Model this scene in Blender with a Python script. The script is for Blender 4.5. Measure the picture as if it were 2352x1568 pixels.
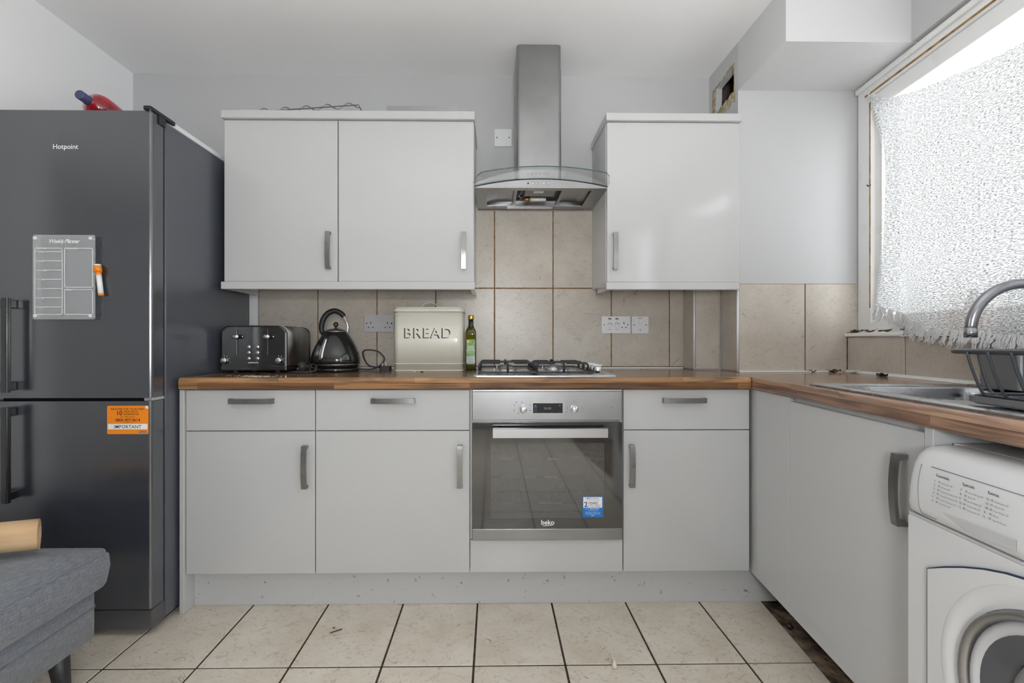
import bpy, bmesh, math, random
from mathutils import Vector, Matrix
from mathutils.geometry import tessellate_polygon

random.seed(7)
SC = bpy.context.scene
COL = SC.collection
for o in list(bpy.data.objects):
    bpy.data.objects.remove(o)

# ------------------------------------------------------------------ camera, sky, light, exposure
cam_data = bpy.data.cameras.new('camera')
cam = bpy.data.objects.new('camera', cam_data)
COL.objects.link(cam)
cam.location = (0.093, -2.429, 1.052)
cam.rotation_euler = (math.pi / 2, 0, -0.0133)
cam_data.sensor_width = 36
cam_data.lens = 1088.4 / 2352 * 36
cam_data.shift_x = 27.5 / 2352
cam_data.shift_y = 0.6 / 2352
cam_data.clip_start = 0.02
SC.camera = cam

world = bpy.data.worlds.new('overcast_sky')
SC.world = world
world.use_nodes = True
wn = world.node_tree
wn.nodes['Background'].inputs[0].default_value = (0.95, 0.975, 1.0, 1)
wn.nodes['Background'].inputs[1].default_value = 3.0

FILL_A, FILL_B, FILL_GLOBE = 50.0, 44.0, 39.0  # strengths of the added fill light behind the viewer
vs = SC.view_settings
vs.view_transform = 'Standard'
vs.look = 'None'
vs.exposure = 0.4
vs.gamma = 1.0
vs.use_curve_mapping = False

cyc = SC.cycles
cyc.max_bounces = 6; cyc.diffuse_bounces = 4; cyc.glossy_bounces = 3; cyc.transmission_bounces = 4; cyc.transparent_max_bounces = 8
cyc.caustics_reflective = False; cyc.caustics_refractive = False
cyc.use_adaptive_sampling = True; cyc.adaptive_threshold = 0.1; cyc.adaptive_min_samples = 16
cyc.sample_clamp_indirect = 6.0

# right-hand run of the kitchen: turned 5.3 degrees against the back wall
RA = math.radians(5.3)
RO = (1.70, -0.295)
SA, CA = math.sin(RA), math.cos(RA)
def rw(p, q):
    "point of the right-hand run: p metres from the corner towards the room, q metres into the window wall"
    return RO[0] - p * SA + q * CA, RO[1] - p * CA - q * SA

def portal(name, loc, rot, sx, sy):
    d = bpy.data.lights.new(name, 'AREA')
    d.shape = 'RECTANGLE'; d.size = sx; d.size_y = sy
    d.cycles.is_portal = True
    o = bpy.data.objects.new(name, d); COL.objects.link(o)
    o.location = loc; o.rotation_euler = rot
    return o
# daylight enters through the kitchen window and through an added glazed door and far window, both unseen
_x, _y = rw(0.95, 0.16)
portal('daylight_window', (_x, _y, 1.64), (0, math.pi / 2, -RA), 1.12, 1.9)
_x, _y = rw(2.95, 0.16)
portal('daylight_added_door', (_x, _y, 1.15), (0, math.pi / 2, -RA), 2.08, 1.6)
portal('daylight_added_window', (-3.62, -1.65, 1.5), (0, -math.pi / 2, 0), 1.4, 1.1)

# ------------------------------------------------------------------ materials
MATS = {}
def _in(n, k, v):
    if k in n.inputs:
        n.inputs[k].default_value = v
def srgb(r, g, b):
    f = lambda c: (c / 255 / 12.92) if c / 255 <= 0.04045 else ((c / 255 + 0.055) / 1.055) ** 2.4
    return (f(r), f(g), f(b), 1)
def mat(name, col, rough=0.5, metal=0.0, ior=1.5, coat=0.0, noise=None, bump=None, alpha=None, rvar=None, stretch=(1, 1, 1)):
    m = bpy.data.materials.new(name); m.use_nodes = True
    nt = m.node_tree; b = nt.nodes['Principled BSDF']
    _in(b, 'Base Color', col); _in(b, 'Roughness', rough); _in(b, 'Metallic', metal); _in(b, 'IOR', ior)
    if coat: _in(b, 'Coat Weight', coat); _in(b, 'Coat Roughness', 0.06)
    tc = nt.nodes.new('ShaderNodeTexCoord')
    mp = nt.nodes.new('ShaderNodeMapping'); mp.inputs['Scale'].default_value = stretch
    nt.links.new(tc.outputs['Object'], mp.inputs[0])
    if noise:   # (scale, second colour, low, high)
        n = nt.nodes.new('ShaderNodeTexNoise'); n.inputs['Scale'].default_value = noise[0]; n.inputs['Detail'].default_value = 6
        r = nt.nodes.new('ShaderNodeMapRange'); r.inputs[1].default_value = noise[2]; r.inputs[2].default_value = noise[3]
        x = nt.nodes.new('ShaderNodeMix'); x.data_type = 'RGBA'
        x.inputs[6].default_value = col; x.inputs[7].default_value = noise[1]
        nt.links.new(mp.outputs[0], n.inputs[0]); nt.links.new(n.outputs[0], r.inputs[0])
        nt.links.new(r.outputs[0], x.inputs[0]); nt.links.new(x.outputs[2], b.inputs['Base Color'])
    if rvar:
        n = nt.nodes.new('ShaderNodeTexNoise'); n.inputs['Scale'].default_value = rvar[0]; n.inputs['Detail'].default_value = 5
        r = nt.nodes.new('ShaderNodeMapRange'); r.inputs[1].default_value = .3; r.inputs[2].default_value = .7
        r.inputs[3].default_value = rvar[1]; r.inputs[4].default_value = rvar[2]
        nt.links.new(mp.outputs[0], n.inputs[0]); nt.links.new(n.outputs[0], r.inputs[0]); nt.links.new(r.outputs[0], b.inputs['Roughness'])
    if bump:
        n = nt.nodes.new('ShaderNodeTexNoise'); n.inputs['Scale'].default_value = bump[0]; n.inputs['Detail'].default_value = 4
        k = nt.nodes.new('ShaderNodeBump'); k.inputs['Strength'].default_value = bump[1]; k.inputs['Distance'].default_value = bump[2] if len(bump) > 2 else 0.002
        nt.links.new(mp.outputs[0], n.inputs[0]); nt.links.new(n.outputs[0], k.inputs['Height']); nt.links.new(k.outputs[0], b.inputs['Normal'])
    MATS[name] = m
    return m

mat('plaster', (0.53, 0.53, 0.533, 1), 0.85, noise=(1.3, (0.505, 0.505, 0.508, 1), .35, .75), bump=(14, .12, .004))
mat('plaster_lit_bulkhead', (0.62, 0.62, 0.622, 1), 0.88, noise=(1.2, (0.58, 0.58, 0.582, 1), .35, .75), bump=(12, .12, .004))  # plaster copy lightened in colour, standing in for light missing on the soffit
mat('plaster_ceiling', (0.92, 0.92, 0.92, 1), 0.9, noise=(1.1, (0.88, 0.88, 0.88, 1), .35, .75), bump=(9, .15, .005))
mat('plaster_torn', srgb(196, 186, 160), 0.95, noise=(40, srgb(150, 135, 105), .4, .6), bump=(60, .8, .01))
mat('cavity_brick', srgb(88, 74, 68), 0.95, noise=(14, srgb(52, 48, 52), .4, .6), bump=(40, .6, .01))
mat('gloss_white', (0.53, 0.53, 0.528, 1), 0.09, ior=1.55)
mat('white_board', (0.74, 0.74, 0.735, 1), 0.4)
mat('plinth_white', (0.54, 0.54, 0.54, 1), 0.45, noise=(38, (0.2, 0.18, 0.16, 1), .66, .74))
mat('white_paint', (0.82, 0.82, 0.81, 1), 0.35, noise=(12, (0.74, 0.73, 0.69, 1), .55, .8))
mat('bare_timber', srgb(176, 140, 90), 0.7, noise=(30, srgb(120, 92, 60), .4, .7))
mat('white_plastic', (0.76, 0.765, 0.78, 1), 0.35)
mat('appliance_white', (0.66, 0.66, 0.665, 1), 0.3, coat=.2)
mat('appliance_dark', (0.02, 0.022, 0.03, 1), 0.4)
mat('socket_grey', (0.5, 0.5, 0.51, 1), 0.45)
mat('black', (0.008, 0.008, 0.009, 1), 0.5)
mat('black_gloss', (0.012, 0.012, 0.013, 1), 0.12, ior=1.7)
mat('fridge_paint', (0.034, 0.037, 0.047, 1), 0.2, ior=2.25, rvar=(3, .16, .26), bump=(900, .12, .0006))
mat('fridge_side', (0.06, 0.066, 0.085, 1), 0.36, ior=1.9, bump=(700, .2, .0008))
mat('fridge_dark', (0.012, 0.012, 0.014, 1), 0.35)
mat('steel', (0.37, 0.37, 0.373, 1), 0.34, 1.0, noise=(5, (0.3, 0.3, 0.3, 1), .3, .7), rvar=(18, .30, .42))
mat('steel_hood', (0.38, 0.38, 0.382, 1), 0.34, 1.0, noise=(4, (0.3, 0.3, 0.302, 1), .35, .75), rvar=(6, .28, .44))
mat('steel_light', (0.68, 0.68, 0.69, 1), 0.24, 1.0, rvar=(10, .18, .34))
mat('handle_metal', (0.33, 0.325, 0.32, 1), 0.28, 1.0, noise=(20, (0.26, 0.24, 0.21, 1), .5, .7))
mat('sink_steel', (0.45, 0.45, 0.46, 1), 0.28, 1.0, rvar=(14, .22, .36))
mat('steel_satin', (0.5, 0.5, 0.505, 1), 0.36, 1.0)
mat('chrome', (0.8, 0.8, 0.8, 1), 0.06, 1.0)
mat('tap_steel', (0.36, 0.36, 0.39, 1), 0.26, 1.0)
mat('rack_wire', (0.05, 0.055, 0.065, 1), 0.28, 0.3)
mat('cast_iron', (0.02, 0.02, 0.025, 1), 0.42)
mat('tray_grey', (0.2, 0.2, 0.21, 1), 0.35, 0.4)
mat('toaster_side', (0.5, 0.5, 0.49, 1), 0.38, 1.0, noise=(30, (0.4, 0.4, 0.39, 1), .4, .7), stretch=(1, 1, .15))
mat('cream_enamel', srgb(226, 224, 211), 0.3, coat=.3, noise=(3, srgb(219, 216, 202), .4, .7))
mat('print_dark', srgb(52, 50, 50), 0.5)
mat('print_white', (0.85, 0.85, 0.85, 1), 0.5)
mat('print_grey', srgb(120, 122, 128), 0.5)
mat('gold', srgb(205, 180, 95), 0.25, 0.9)
mat('orange', srgb(245, 140, 20), 0.35)
mat('orange_deep', srgb(150, 60, 10), 0.5)
mat('print_maroon', srgb(74, 28, 22), 0.5)
mat('navy', srgb(35, 48, 72), 0.5)
mat('blue', srgb(0, 120, 205), 0.4)
mat('blue_dark', srgb(8, 70, 130), 0.4)
mat('red_bottle', srgb(205, 22, 38), 0.12, coat=.6, noise=(8, srgb(120, 14, 34), .4, .6))
mat('purple_label', srgb(170, 50, 190), 0.35)
mat('bottle_cap', srgb(66, 68, 104), 0.3)
mat('label_green', srgb(140, 178, 110), 0.5)
mat('label_grey', srgb(205, 208, 206), 0.5)
mat('yellow', srgb(250, 205, 20), 0.5)
mat('olive_dark', srgb(30, 36, 24), 0.5)
mat('silicone', (0.78, 0.79, 0.78, 1), 0.3)
mat('grout_dark', srgb(70, 58, 44), 0.95, noise=(60, srgb(46, 38, 30), .4, .6))
mat('grout_wall', srgb(148, 122, 92), 0.95, noise=(30, srgb(112, 84, 52), .4, .65))
mat('subfloor', srgb(150, 130, 108), 0.95, noise=(14, srgb(66, 54, 44), .38, .62), bump=(25, 1.0, .02))
mat('leaf_brown', srgb(120, 70, 35), 0.6, noise=(60, srgb(70, 50, 25), .4, .6))
mat('leaf_olive', srgb(92, 84, 40), 0.6, noise=(60, srgb(45, 38, 22), .4, .6))
mat('leaf_red', srgb(110, 30, 40), 0.6)
mat('grape', srgb(52, 26, 44), 0.3)
mat('garlic', srgb(225, 212, 198), 0.6)
mat('twig', srgb(60, 45, 36), 0.8)
mat('flour', (0.8, 0.8, 0.8, 1), 0.9)
mat('kraft', srgb(214, 182, 142), 0.75, noise=(6, srgb(198, 162, 120), .4, .65), stretch=(1, 1, 6))
mat('leg_wood', srgb(40, 40, 42), 0.45)
mat('led_red', srgb(90, 8, 14), 0.3)
mat('copper', srgb(150, 96, 50), 0.3, 0.8)
mat('green_item', srgb(60, 130, 80), 0.4)
mat('orange_item', srgb(240, 160, 50), 0.4)
mat('rubber', (0.03, 0.03, 0.032, 1), 0.6)
mat('door_lens_glass', (0.05, 0.055, 0.065, 1), 0.1, ior=1.6)
mat('bulb', (0.75, 0.74, 0.7, 1), 0.3)
mat('brass_dull', srgb(160, 130, 70), 0.4, .8)

def nodes(name):
    m = bpy.data.materials.new(name); m.use_nodes = True; MATS[name] = m
    nt = m.node_tree
    return m, nt, nt.nodes['Principled BSDF'], (lambda t: nt.nodes.new(t)), nt.links.new

def stone(name, c1, c2, vein, rough):
    m, nt, b, N, L = nodes(name)
    tc = N('ShaderNodeTexCoord'); oi = N('ShaderNodeObjectInfo')
    mul = N('ShaderNodeVectorMath'); mul.operation = 'SCALE'; mul.inputs[0].default_value = (17, 31, 23); L(oi.outputs['Random'], mul.inputs['Scale'])
    add = N('ShaderNodeVectorMath'); L(tc.outputs['Object'], add.inputs[0]); L(mul.outputs[0], add.inputs[1])
    n1 = N('ShaderNodeTexNoise'); n1.inputs['Scale'].default_value = 5; n1.inputs['Detail'].default_value = 7; n1.inputs['Roughness'].default_value = .65; L(add.outputs[0], n1.inputs[0])
    r1 = N('ShaderNodeMapRange'); r1.inputs[1].default_value = .35; r1.inputs[2].default_value = .68; L(n1.outputs[0], r1.inputs[0])
    mx = N('ShaderNodeMix'); mx.data_type = 'RGBA'; mx.inputs[6].default_value = c1; mx.inputs[7].default_value = c2; L(r1.outputs[0], mx.inputs[0])
    last = mx.outputs[2]
    for k, (sc, wd, lo, hi, st) in enumerate(((7, .0028, .50, .62, .75), (12, .0045, .50, .6, .5), (20, .007, .48, .62, .45), (34, .011, .46, .62, .42), (58, .02, .46, .64, .38))):
        off = N('ShaderNodeVectorMath'); off.inputs[1].default_value = (3.1 * k + 1, 5.7 * k, 2.3 * k); L(add.outputs[0], off.inputs[0])
        st_ = N('ShaderNodeMapping'); st_.vector_type = 'TEXTURE'; st_.inputs['Rotation'].default_value = ((.35, .65, .8), (1.2, -.75, 2.1), (-.55, 1.9, -.9), (2.2, .45, -2.0), (.9, -1.6, .5))[k]; st_.inputs['Scale'].default_value = (.62, 3.4, 3.4); L(off.outputs[0], st_.inputs[0])
        n = N('ShaderNodeTexNoise'); n.inputs['Scale'].default_value = sc; n.inputs['Detail'].default_value = 3; L(st_.outputs[0], n.inputs[0])
        s = N('ShaderNodeMath'); s.operation = 'SUBTRACT'; s.inputs[1].default_value = .5; L(n.outputs[0], s.inputs[0])
        a = N('ShaderNodeMath'); a.operation = 'ABSOLUTE'; L(s.outputs[0], a.inputs[0])
        v = N('ShaderNodeMapRange'); v.inputs[1].default_value = 0; v.inputs[2].default_value = wd; v.inputs[3].default_value = 1; v.inputs[4].default_value = 0; L(a.outputs[0], v.inputs[0])
        mk = N('ShaderNodeTexNoise'); mk.inputs['Scale'].default_value = sc * .9 + 8; mk.inputs['Detail'].default_value = 1; L(off.outputs[0], mk.inputs[0])
        mr = N('ShaderNodeMapRange'); mr.inputs[1].default_value = lo; mr.inputs[2].default_value = hi; mr.inputs[4].default_value = st; L(mk.outputs[0], mr.inputs[0])
        f = N('ShaderNodeMath'); f.operation = 'MULTIPLY'; L(v.outputs[0], f.inputs[0]); L(mr.outputs[0], f.inputs[1])
        x = N('ShaderNodeMix'); x.data_type = 'RGBA'; x.inputs[7].default_value = vein; L(f.outputs[0], x.inputs[0]); L(last, x.inputs[6]); last = x.outputs[2]
    L(last, b.inputs['Base Color']); b.inputs['Roughness'].default_value = rough
    bp = N('ShaderNodeBump'); bp.inputs['Strength'].default_value = .12; bp.inputs['Distance'].default_value = .003; L(n1.outputs[0], bp.inputs['Height']); L(bp.outputs[0], b.inputs['Normal'])
stone('stone_wall', srgb(197, 190, 179), srgb(182, 173, 161), srgb(126, 106, 86), .32)
stone('stone_floor', srgb(224, 215, 202), srgb(206, 194, 176), srgb(116, 94, 68), .34)

def butcher_block(name, along, tint):
    "laminate printed with wooden staves; along = axis the staves run along"
    m, nt, b, N, L = nodes(name)
    tc = N('ShaderNodeTexCoord'); sp = N('ShaderNodeSeparateXYZ'); L(tc.outputs['Object'], sp.inputs[0])
    run, cross = (0, 1) if along == 'x' else (1, 0)
    d = N('ShaderNodeMath'); d.operation = 'SUBTRACT'; L(sp.outputs[cross], d.inputs[0]); L(sp.outputs[2], d.inputs[1])
    cb = N('ShaderNodeCombineXYZ'); L(sp.outputs[run], cb.inputs[0]); L(d.outputs[0], cb.inputs[1])
    br = N('ShaderNodeTexBrick'); br.inputs['Scale'].default_value = 1; br.inputs['Mortar Size'].default_value = 0.0004
    br.inputs['Brick Width'].default_value = .52; br.inputs['Row Height'].default_value = .0285; br.offset = .41; br.inputs['Bias'].default_value = 0
    br.inputs['Color1'].default_value = (0, 0, 0, 1); br.inputs['Color2'].default_value = (1, 1, 1, 1); br.inputs['Mortar'].default_value = (.2, .2, .2, 1)
    L(cb.outputs[0], br.inputs[0])
    rp = N('ShaderNodeValToRGB'); e = rp.color_ramp.elements
    e[0].position = 0; e[0].color = srgb(*tint[0]); e[1].position = 1; e[1].color = srgb(*tint[3])
    for ps, c in ((.35, tint[1]), (.7, tint[2])):
        k = e.new(ps); k.color = srgb(*c)
    L(br.outputs['Color'], rp.inputs[0])
    # grain: stretched noise, shifted per stave
    sh = N('ShaderNodeVectorMath'); sh.operation = 'SCALE'; sh.inputs['Scale'].default_value = 9; L(br.outputs['Color'], sh.inputs[0])
    ad = N('ShaderNodeVectorMath'); L(cb.outputs[0], ad.inputs[0]); L(sh.outputs[0], ad.inputs[1])
    mp = N('ShaderNodeMapping'); mp.inputs['Scale'].default_value = (3.2, 60, 1); L(ad.outputs[0], mp.inputs[0])
    n = N('ShaderNodeTexNoise'); n.inputs['Scale'].default_value = 1; n.inputs['Detail'].default_value = 6; n.inputs['Distortion'].default_value = .6; L(mp.outputs[0], n.inputs[0])
    r = N('ShaderNodeMapRange'); r.inputs[1].default_value = .42; r.inputs[2].default_value = .66; r.inputs[4].default_value = .85; L(n.outputs[0], r.inputs[0])
    x = N('ShaderNodeMix'); x.data_type = 'RGBA'; x.inputs[7].default_value = srgb(*tint[4]); L(r.outputs[0], x.inputs[0]); L(rp.outputs[0], x.inputs[6])
    L(x.outputs[2], b.inputs['Base Color']); b.inputs['Roughness'].default_value = .2; _in(b, 'Coat Weight', .15)
butcher_block('wood_back', 'x', ((104, 72, 48), (146, 104, 70), (160, 118, 80), (182, 138, 94), (62, 46, 36)))
butcher_block('wood_right', 'y', ((140, 106, 86), (158, 122, 100), (172, 138, 116), (186, 152, 130), (88, 66, 54)))

def glassy(name, tint, refl_rough=0.02, opac=0.0, body=(1, 1, 1, 1), ior=1.5):
    "thin pane: clear transmission tinted, fresnel reflection, optional milky share"
    m, nt, b, N, L = nodes(name)
    out = nt.nodes['Material Output']
    tr = N('ShaderNodeBsdfTransparent'); tr.inputs[0].default_value = tint
    last = tr.outputs[0]
    if opac:
        df = N('ShaderNodeBsdfDiffuse'); df.inputs[0].default_value = body
        mo = N('ShaderNodeMixShader'); mo.inputs[0].default_value = opac; L(last, mo.inputs[1]); L(df.outputs[0], mo.inputs[2]); last = mo.outputs[0]
    gl = N('ShaderNodeBsdfGlossy'); gl.inputs['Roughness'].default_value = refl_rough
    fr = N('ShaderNodeFresnel'); fr.inputs[0].default_value = ior
    ge = N('ShaderNodeNewGeometry'); inv = N('ShaderNodeMath'); inv.operation = 'SUBTRACT'; inv.inputs[0].default_value = 1; L(ge.outputs['Backfacing'], inv.inputs[1])
    fb = N('ShaderNodeMath'); fb.operation = 'MULTIPLY'; L(fr.outputs[0], fb.inputs[0]); L(inv.outputs[0], fb.inputs[1])
    ms = N('ShaderNodeMixShader'); L(fb.outputs[0], ms.inputs[0]); L(last, ms.inputs[1]); L(gl.outputs[0], ms.inputs[2])
    L(ms.outputs[0], out.inputs[0]); nt.nodes.remove(b)
glassy('window_glass', (.97, .98, .98, 1))
glassy('hood_glass', (.95, .965, .96, 1), opac=.08, body=(.7, .72, .72, 1))
glassy('hood_glass_edge', (.16, .26, .24, 1), opac=.5, body=(.06, .12, .11, 1))
glassy('acrylic', (.95, .955, .96, 1), opac=.24, body=(.85, .86, .88, 1))
glassy('oven_glass', (.6, .6, .6, 1), opac=.26, body=(.24, .24, .24, 1), ior=2.0, refl_rough=.03)
mat('oven_black_glass', (0.022, 0.022, 0.022, 1), 0.06, ior=2.0)
mat('oven_cavity', (0.12, 0.12, 0.118, 1), 0.5)
mat('olive_glass', srgb(92, 84, 14), 0.06, ior=1.5, coat=.5, noise=(9, srgb(40, 42, 12), .35, .65))
mat('olive_glass_dark', srgb(28, 30, 18), 0.05, ior=1.5, coat=.5)

def weave(name):
    "loosely knitted white yarn: rows of stitches, backlit"
    m, nt, b, N, L = nodes(name)
    out = nt.nodes['Material Output']
    uv = N('ShaderNodeUVMap'); uv.uv_map = 'UVMap'      # in metres
    mp = N('ShaderNodeMapping'); mp.inputs['Scale'].default_value = (105, 310, 1); L(uv.outputs[0], mp.inputs[0])
    n = N('ShaderNodeTexNoise'); n.inputs['Scale'].default_value = 1; n.inputs['Detail'].default_value = 2; n.inputs['Roughness'].default_value = .55; L(mp.outputs[0], n.inputs[0])
    n2 = N('ShaderNodeTexNoise'); n2.inputs['Scale'].default_value = 5; n2.inputs['Detail'].default_value = 2; L(uv.outputs[0], n2.inputs[0])
    sp = N('ShaderNodeSeparateXYZ'); L(uv.outputs[0], sp.inputs[0])
    w1 = N('ShaderNodeMath'); w1.operation = 'MULTIPLY'; w1.inputs[1].default_value = 265 * 2 * math.pi; L(sp.outputs[1], w1.inputs[0])
    wd = N('ShaderNodeMath'); wd.operation = 'MULTIPLY_ADD'; wd.inputs[1].default_value = 5; L(n2.outputs[0], wd.inputs[0]); L(w1.outputs[0], wd.inputs[2])
    sn = N('ShaderNodeMath'); sn.operation = 'SINE'; L(wd.outputs[0], sn.inputs[0])
    cm = N('ShaderNodeMath'); cm.operation = 'MULTIPLY_ADD'; cm.inputs[1].default_value = .11; L(sn.outputs[0], cm.inputs[0]); L(n.outputs[0], cm.inputs[2])
    dense = N('ShaderNodeMapRange'); dense.inputs[1].default_value = .49; dense.inputs[2].default_value = .62; L(cm.outputs[0], dense.inputs[0])
    gap = N('ShaderNodeMapRange'); gap.inputs[1].default_value = .40; gap.inputs[2].default_value = .52; gap.inputs[3].default_value = .13; gap.inputs[4].default_value = 0.015; L(cm.outputs[0], gap.inputs[0])
    col = N('ShaderNodeMix'); col.data_type = 'RGBA'; col.inputs[6].default_value = (.84, .84, .835, 1); col.inputs[7].default_value = (.22, .22, .225, 1); L(dense.outputs[0], col.inputs[0])
    tlc = N('ShaderNodeMix'); tlc.data_type = 'RGBA'; tlc.inputs[6].default_value = (.8, .8, .8, 1); tlc.inputs[7].default_value = (.10, .10, .10, 1); L(dense.outputs[0], tlc.inputs[0])
    df = N('ShaderNodeBsdfDiffuse'); L(col.outputs[2], df.inputs[0])
    tl = N('ShaderNodeBsdfTranslucent'); L(tlc.outputs[2], tl.inputs[0])
    a = N('ShaderNodeMixShader'); a.inputs[0].default_value = .30; L(df.outputs[0], a.inputs[1]); L(tl.outputs[0], a.inputs[2])
    tr = N('ShaderNodeBsdfTransparent')
    c = N('ShaderNodeMixShader'); L(gap.outputs[0], c.inputs[0]); L(a.outputs[0], c.inputs[1]); L(tr.outputs[0], c.inputs[2])
    bp = N('ShaderNodeBump'); bp.inputs['Strength'].default_value = .5; bp.inputs['Distance'].default_value = .003; L(cm.outputs[0], bp.inputs['Height'])
    L(bp.outputs[0], df.inputs['Normal'])
    L(c.outputs[0], out.inputs[0]); nt.nodes.remove(b)
weave('knit')
m_, nt_, b_, N_, L_ = nodes('fill_lamp_globe')
_in(b_, 'Base Color', (.9, .9, .88, 1)); _in(b_, 'Emission Color', (.95, .98, 1, 1)); _in(b_, 'Emission Strength', FILL_GLOBE)  # glowing globe of the added fill light
def yarn(name):
    m, nt, b, N, L = nodes(name)
    out = nt.nodes['Material Output']
    df = N('ShaderNodeBsdfDiffuse'); df.inputs[0].default_value = (.9, .9, .9, 1)
    tl = N('ShaderNodeBsdfTranslucent'); tl.inputs[0].default_value = (.9, .9, .9, 1)
    a = N('ShaderNodeMixShader'); a.inputs[0].default_value = .4; L(df.outputs[0], a.inputs[1]); L(tl.outputs[0], a.inputs[2])
    L(a.outputs[0], out.inputs[0]); nt.nodes.remove(b)
yarn('yarn')
def fabric(name, c1, c2):
    m, nt, b, N, L = nodes(name)
    tc = N('ShaderNodeTexCoord')
    facs = []
    for s in ((520, 520, 45), (45, 45, 520), (520, 45, 520)):
        mp = N('ShaderNodeMapping'); mp.inputs['Scale'].default_value = s; L(tc.outputs['Object'], mp.inputs[0])
        n = N('ShaderNodeTexNoise'); n.inputs['Scale'].default_value = 1; n.inputs['Detail'].default_value = 2; L(mp.outputs[0], n.inputs[0]); facs.append(n.outputs[0])
    a = N('ShaderNodeMath'); L(facs[0], a.inputs[0]); L(facs[1], a.inputs[1])
    a2 = N('ShaderNodeMath'); L(a.outputs[0], a2.inputs[0]); L(facs[2], a2.inputs[1])
    r = N('ShaderNodeMapRange'); r.inputs[1].default_value = 1.2; r.inputs[2].default_value = 1.8; L(a2.outputs[0], r.inputs[0])
    x = N('ShaderNodeMix'); x.data_type = 'RGBA'; x.inputs[6].default_value = c1; x.inputs[7].default_value = c2; L(r.outputs[0], x.inputs[0])
    L(x.outputs[2], b.inputs['Base Color']); b.inputs['Roughness'].default_value = .9; _in(b, 'Sheen Weight', .2)
    bp = N('ShaderNodeBump'); bp.inputs['Strength'].default_value = .35; bp.inputs['Distance'].default_value = .002; L(a2.outputs[0], bp.inputs['Height']); L(bp.outputs[0], b.inputs['Normal'])
fabric('fabric_grey', srgb(92, 95, 102), srgb(126, 129, 136))

# ------------------------------------------------------------------ mesh helpers
def rr(x0, x1, y0, y1, r, n=5, corners=(1, 1, 1, 1)):
    "rounded rectangle outline, anticlockwise; corners: lower-left, lower-right, upper-right, upper-left"
    out = []
    for k, (cx, cy, a0) in enumerate(((x0 + r, y0 + r, math.pi), (x1 - r, y0 + r, 1.5 * math.pi), (x1 - r, y1 - r, 0), (x0 + r, y1 - r, .5 * math.pi))):
        if corners[k] and r > 0:
            for i in range(n + 1):
                a = a0 + i / n * math.pi / 2
                out.append((cx + r * math.cos(a), cy + r * math.sin(a)))
        else:
            out.append(((x0, y0), (x1, y0), (x1, y1), (x0, y1))[k])
    return out

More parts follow.
